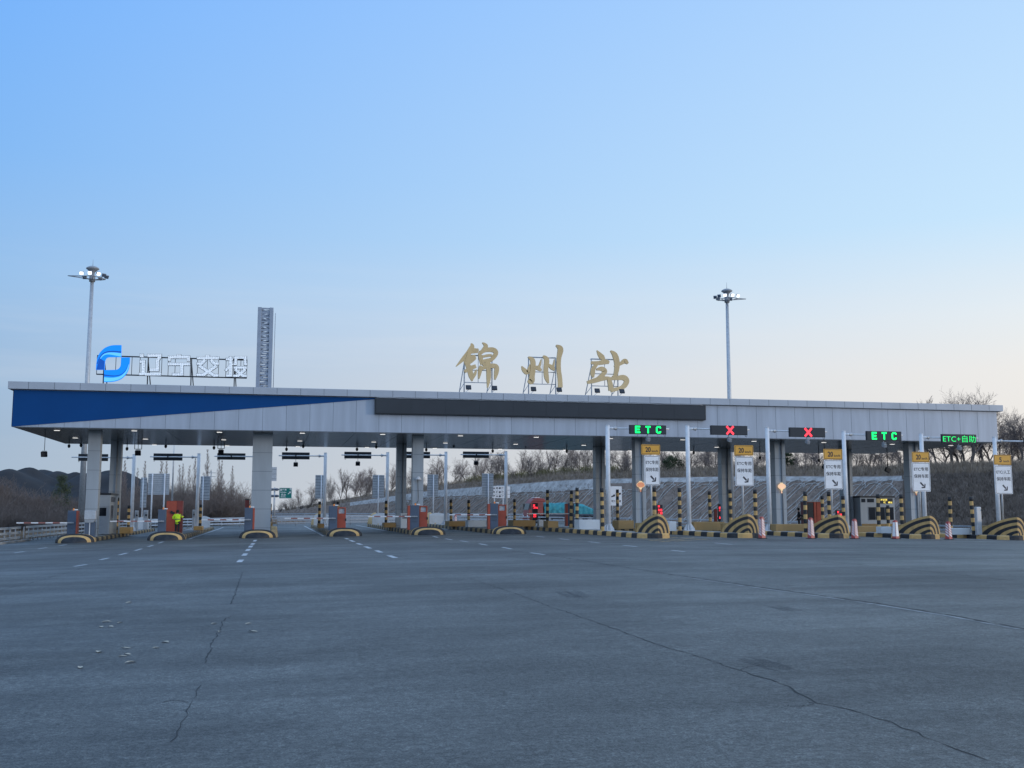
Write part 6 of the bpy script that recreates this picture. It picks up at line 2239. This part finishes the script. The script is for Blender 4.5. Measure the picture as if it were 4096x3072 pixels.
# dry grass masses (nobody could count the blades)
def blades(name, m, n, place, hmin, hmax, seed, wid=.05, lean=.35):
    rg = random.Random(seed)
    mb = MB()
    for _ in range(n):
        p = place(rg)
        h = rg.uniform(hmin, hmax)
        a_ = rg.uniform(0, 2*PI); w = wid*rg.uniform(.6, 1.5)
        dx, dy = math.cos(a_)*w, math.sin(a_)*w
        l = Vector((rg.gauss(0, lean)*h, rg.gauss(0, lean)*h, h))
        o = len(mb.v)
        mb.v += [(p.x-dx, p.y-dy, p.z-.05), (p.x+dx, p.y+dy, p.z-.05), (p.x+l.x, p.y+l.y, p.z+l.z)]
        mb.f.append((o, o+1, o+2)); mb.mi.append(0); mb.sm.append(False)
    o = mb.build(name, m, recalc=False)
    tag(o, kind='stuff')
    return o
blades('crest_grass', M['grass'], 26000, lambda g_: plateau(1130+(4500-1130)*g_.random()**.8, 9*g_.random()**1.3+.2), .35, 1.15, 1, .05)
blades('slope_grass', M['grassdark'], 22000, lambda g_: slope(3610+900*g_.random(), g_.random()) , .25, .75, 2, .05, .5)
def scr(g_):
    c = 1900+90*int(g_.random()*7)+g_.gauss(0, 22)
    p = plateau(c, 4+5*g_.random()); p.z += abs(g_.gauss(0, .5)); return p
blades('olive_scrub', M['olive'], 6000, scr, .3, .9, 3, .045, .6)
blades('slope_weeds', M['grassdark'], 9000, lambda g_: slope(1130+2500*g_.random(), .9*g_.random()**1.2), .12, .4, 4, .05, .6)
blades('verge_grass', M['grass'], 12000, lambda g_: (lambda x, y: Vector((x, y, gz(x)-.04)))(-18.5-14*g_.random()**1.5, 75+75*g_.random()), .2, .7, 6, .03, .4)
blades('bank_grass', M['grass'], 9000, lambda g_: (lambda x, y: Vector((x, y, gz(x)-.04)))(-16+20*g_.random(), 136+34*g_.random()), .2, .8, 8, .04, .4)

# dark spoil heaps behind the left end
PK = [(-330, 1880), (-210, 1872), (-120, 1884), (-40, 1878), (38, 1881), (108, 1875), (172, 1883), (232, 1890), (300, 1896), (370, 1893), (430, 1886), (478, 1888), (525, 1925), (575, 1950), (640, 1965), (720, 1985)]
pk = []
rh = random.Random(4)
for px, yt in PK:
    W = 240+rh.uniform(-8, 14)
    q = at(px, yt, W)
    pk.append((q.x, W, q.z+.3))
mb = MB()
x0, x1, y0, y1 = -115., -5., 215., 275.
nx, ny = 150, 50
for j in range(ny+1):
    for i in range(nx+1):
        x = x0+(x1-x0)*i/nx; y = y0+(y1-y0)*j/ny
        z = -.7
        for (a_, b_, c_) in pk:
            d = math.hypot(x-a_, (y-b_)*.9)
            z = max(z, c_-.55*math.sqrt(d*d+2.2)+.8)
        z += .18*math.sin(x*.9+y*.4)*math.sin(y*.7-x*.3) if z > -.5 else 0
        mb.v.append((x, y, max(z, -.72)))
for j in range(ny):
    for i in range(nx):
        a_ = j*(nx+1)+i
        mb.f.append((a_, a_+1, a_+nx+2, a_+nx+1)); mb.mi.append(0); mb.sm.append(True)
tag(mb.build('hills', M['coal'], recalc=False), kind='structure')

# ================================================================== CAMERA, SKY, SUN
cam = bpy.data.cameras.new('Camera')
cam.sensor_width = 36.
cam.lens = 36.*F/4096
cam.clip_start = .1; cam.clip_end = 20000
co = bpy.data.objects.new('Camera', cam)
C.objects.link(co)
co.location = (0, 0, H)
co.rotation_euler = (PI/2+TH, 0, -PSI)
SC.camera = co

SKYFILL_TOP, SKYFILL_BACK = (.46, .70, 1.12), (.62, .82, 1.14)  # unseen sky overhead and behind the camera, brightened to fill fronts and asphalt
SUN_EL, SUN_AZ, GLOW = R(4.5), PSI+R(108), PSI+R(72)        # azimuth to the right of +y
wd = bpy.data.worlds.new('World'); SC.world = wd
wd.use_nodes = True
nt = wd.node_tree
bg = nt.nodes['Background']
sky = nd(nt, 'ShaderNodeTexSky', sky_type='NISHITA')
sky.sun_disc = False
sky.sun_elevation = SUN_EL
sky.sun_rotation = SUN_AZ
sky.air_density = 1.0; sky.dust_density = 1.5; sky.ozone_density = 2.0
# the dusk sky: the physical sky blended with the graded colours of this evening (bright towards the sun, pale at the horizon); out of view, overhead and behind, it is lifted as added fill
STR = .15
tcw = nd(nt, 'ShaderNodeTexCoord')
sep = nd(nt, 'ShaderNodeSeparateXYZ')
nt.links.new(tcw.outputs['Generated'], sep.inputs[0])
def ramp(stops):
    r = nd(nt, 'ShaderNodeValToRGB')
    r.color_ramp.interpolation = 'B_SPLINE' if False else 'LINEAR'
    el = r.color_ramp.elements
    while len(el) < len(stops): el.new(.5)
    for e, (p, c) in zip(el, stops):
        e.position = p; e.color = (*c, 1)
    nt.links.new(sep.outputs['Z'], r.inputs['Fac'])
    return r.outputs['Color']
LEFT = ramp([(0, (.39, .49, .60)), (.055, (.34, .46, .61)), (.12, (.33, .485, .69)), (.20, (.30, .51, .80)), (.30, (.22, .47, .88)), (.46, (.165, .43, .96)), (.70, (.36, .58, .98)), (1, SKYFILL_TOP)])
RIGHT = ramp([(0, (.84, .76, .71)), (.05, (.84, .79, .74)), (.12, (.85, .83, .80)), (.17, (.78, .84, .88)), (.25, (.58, .79, .97)), (.46, (.455, .68, .975)), (.70, (.55, .72, 1.0)), (1, SKYFILL_TOP)])
BACK = ramp([(0, SKYFILL_BACK), (.3, SKYFILL_BACK), (.7, (.52, .72, 1.06)), (1, SKYFILL_TOP)])
def vdot(vec):
    n = nd(nt, 'ShaderNodeVectorMath', operation='DOT_PRODUCT')
    nt.links.new(tcw.outputs['Generated'], n.inputs[0]); n.inputs[1].default_value = vec
    return n.outputs['Value']
def mr(v, a, b, c=0., d=1., smooth=False):
    n = nd(nt, 'ShaderNodeMapRange')
    if smooth: n.interpolation_type = 'SMOOTHSTEP'
    n.inputs['From Min'].default_value = a; n.inputs['From Max'].default_value = b
    n.inputs['To Min'].default_value = c; n.inputs['To Max'].default_value = d
    nt.links.new(v, n.inputs['Value'])
    return n.outputs['Result']
def mixc(f, a, b):
    n = nd(nt, 'ShaderNodeMix', data_type='RGBA')
    if isinstance(f, float): n.inputs[0].default_value = f
    else: nt.links.new(f, n.inputs[0])
    nt.links.new(a, n.inputs[6]); nt.links.new(b, n.inputs[7])
    return n.outputs[2]
tsun = mr(vdot((math.sin(GLOW), math.cos(GLOW), 0)), -.16, .72)
pw = nd(nt, 'ShaderNodeMath', operation='POWER'); nt.links.new(tsun, pw.inputs[0]); pw.inputs[1].default_value = .95
g = mixc(pw.outputs[0], LEFT, RIGHT)
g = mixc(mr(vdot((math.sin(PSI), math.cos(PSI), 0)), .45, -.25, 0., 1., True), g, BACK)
# faint streaks of cirrus low over the roof
mp = nd(nt, 'ShaderNodeMapping'); mp.inputs['Scale'].default_value = (1.6, 1.6, 22); mp.inputs['Rotation'].default_value = (.05, .06, 0)
nt.links.new(tcw.outputs['Generated'], mp.inputs['Vector'])
cn = nd(nt, 'ShaderNodeTexNoise'); cn.inputs['Scale'].default_value = 2.2; cn.inputs['Detail'].default_value = 6; cn.inputs['Roughness'].default_value = .55
nt.links.new(mp.outputs['Vector'], cn.inputs['Vector'])
band_ = nd(nt, 'ShaderNodeMath', operation='MULTIPLY')
nt.links.new(mr(sep.outputs['Z'], .02, .10, 0., 1., True), band_.inputs[0]); nt.links.new(mr(sep.outputs['Z'], .26, .15, 0., 1., True), band_.inputs[1])
b2 = nd(nt, 'ShaderNodeMath', operation='MULTIPLY'); nt.links.new(band_.outputs[0], b2.inputs[0]); nt.links.new(mr(cn.outputs['Fac'], .45, .8, 0., .16), b2.inputs[1])
rgb = nd(nt, 'ShaderNodeRGB'); rgb.outputs[0].default_value = (.80, .79, .80, 1)
g = mixc(b2.outputs[0], g, rgb.outputs[0])
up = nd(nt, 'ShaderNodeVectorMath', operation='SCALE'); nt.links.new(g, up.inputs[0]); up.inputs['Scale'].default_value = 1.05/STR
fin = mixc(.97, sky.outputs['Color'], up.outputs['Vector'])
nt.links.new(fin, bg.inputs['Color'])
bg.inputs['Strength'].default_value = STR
sl = bpy.data.lights.new('Sun', 'SUN')
sl.energy = 1.0; sl.angle = R(8); sl.color = (1, .84, .66)
so = bpy.data.objects.new('Sun', sl); C.objects.link(so)
v_ = Vector((math.sin(SUN_AZ)*math.cos(SUN_EL), math.cos(SUN_AZ)*math.cos(SUN_EL), math.sin(SUN_EL)))
so.rotation_euler = v_.to_track_quat('Z', 'Y').to_euler()
SC.view_settings.view_transform = 'Standard'
SC.view_settings.look = 'None'
SC.view_settings.exposure = 0
SC.view_settings.gamma = 1
SC.render.engine = 'CYCLES'
SC.cycles.use_denoising = True
SC.cycles.denoising_prefilter = 'ACCURATE'
SC.cycles.denoising_input_passes = 'RGB_ALBEDO_NORMAL'
SC.cycles.use_adaptive_sampling = False
SC.cycles.caustics_reflective = False
SC.cycles.caustics_refractive = False
SC.cycles.sample_clamp_indirect = 2.
SC.cycles.max_bounces = 6
for m_ in bpy.data.materials:
    if m_.name.startswith(('lamp_', 'led_', 'flood', 'lantern', 'orange', 'logo', 'hivis')):
        m_.cycles.emission_sampling = 'NONE'
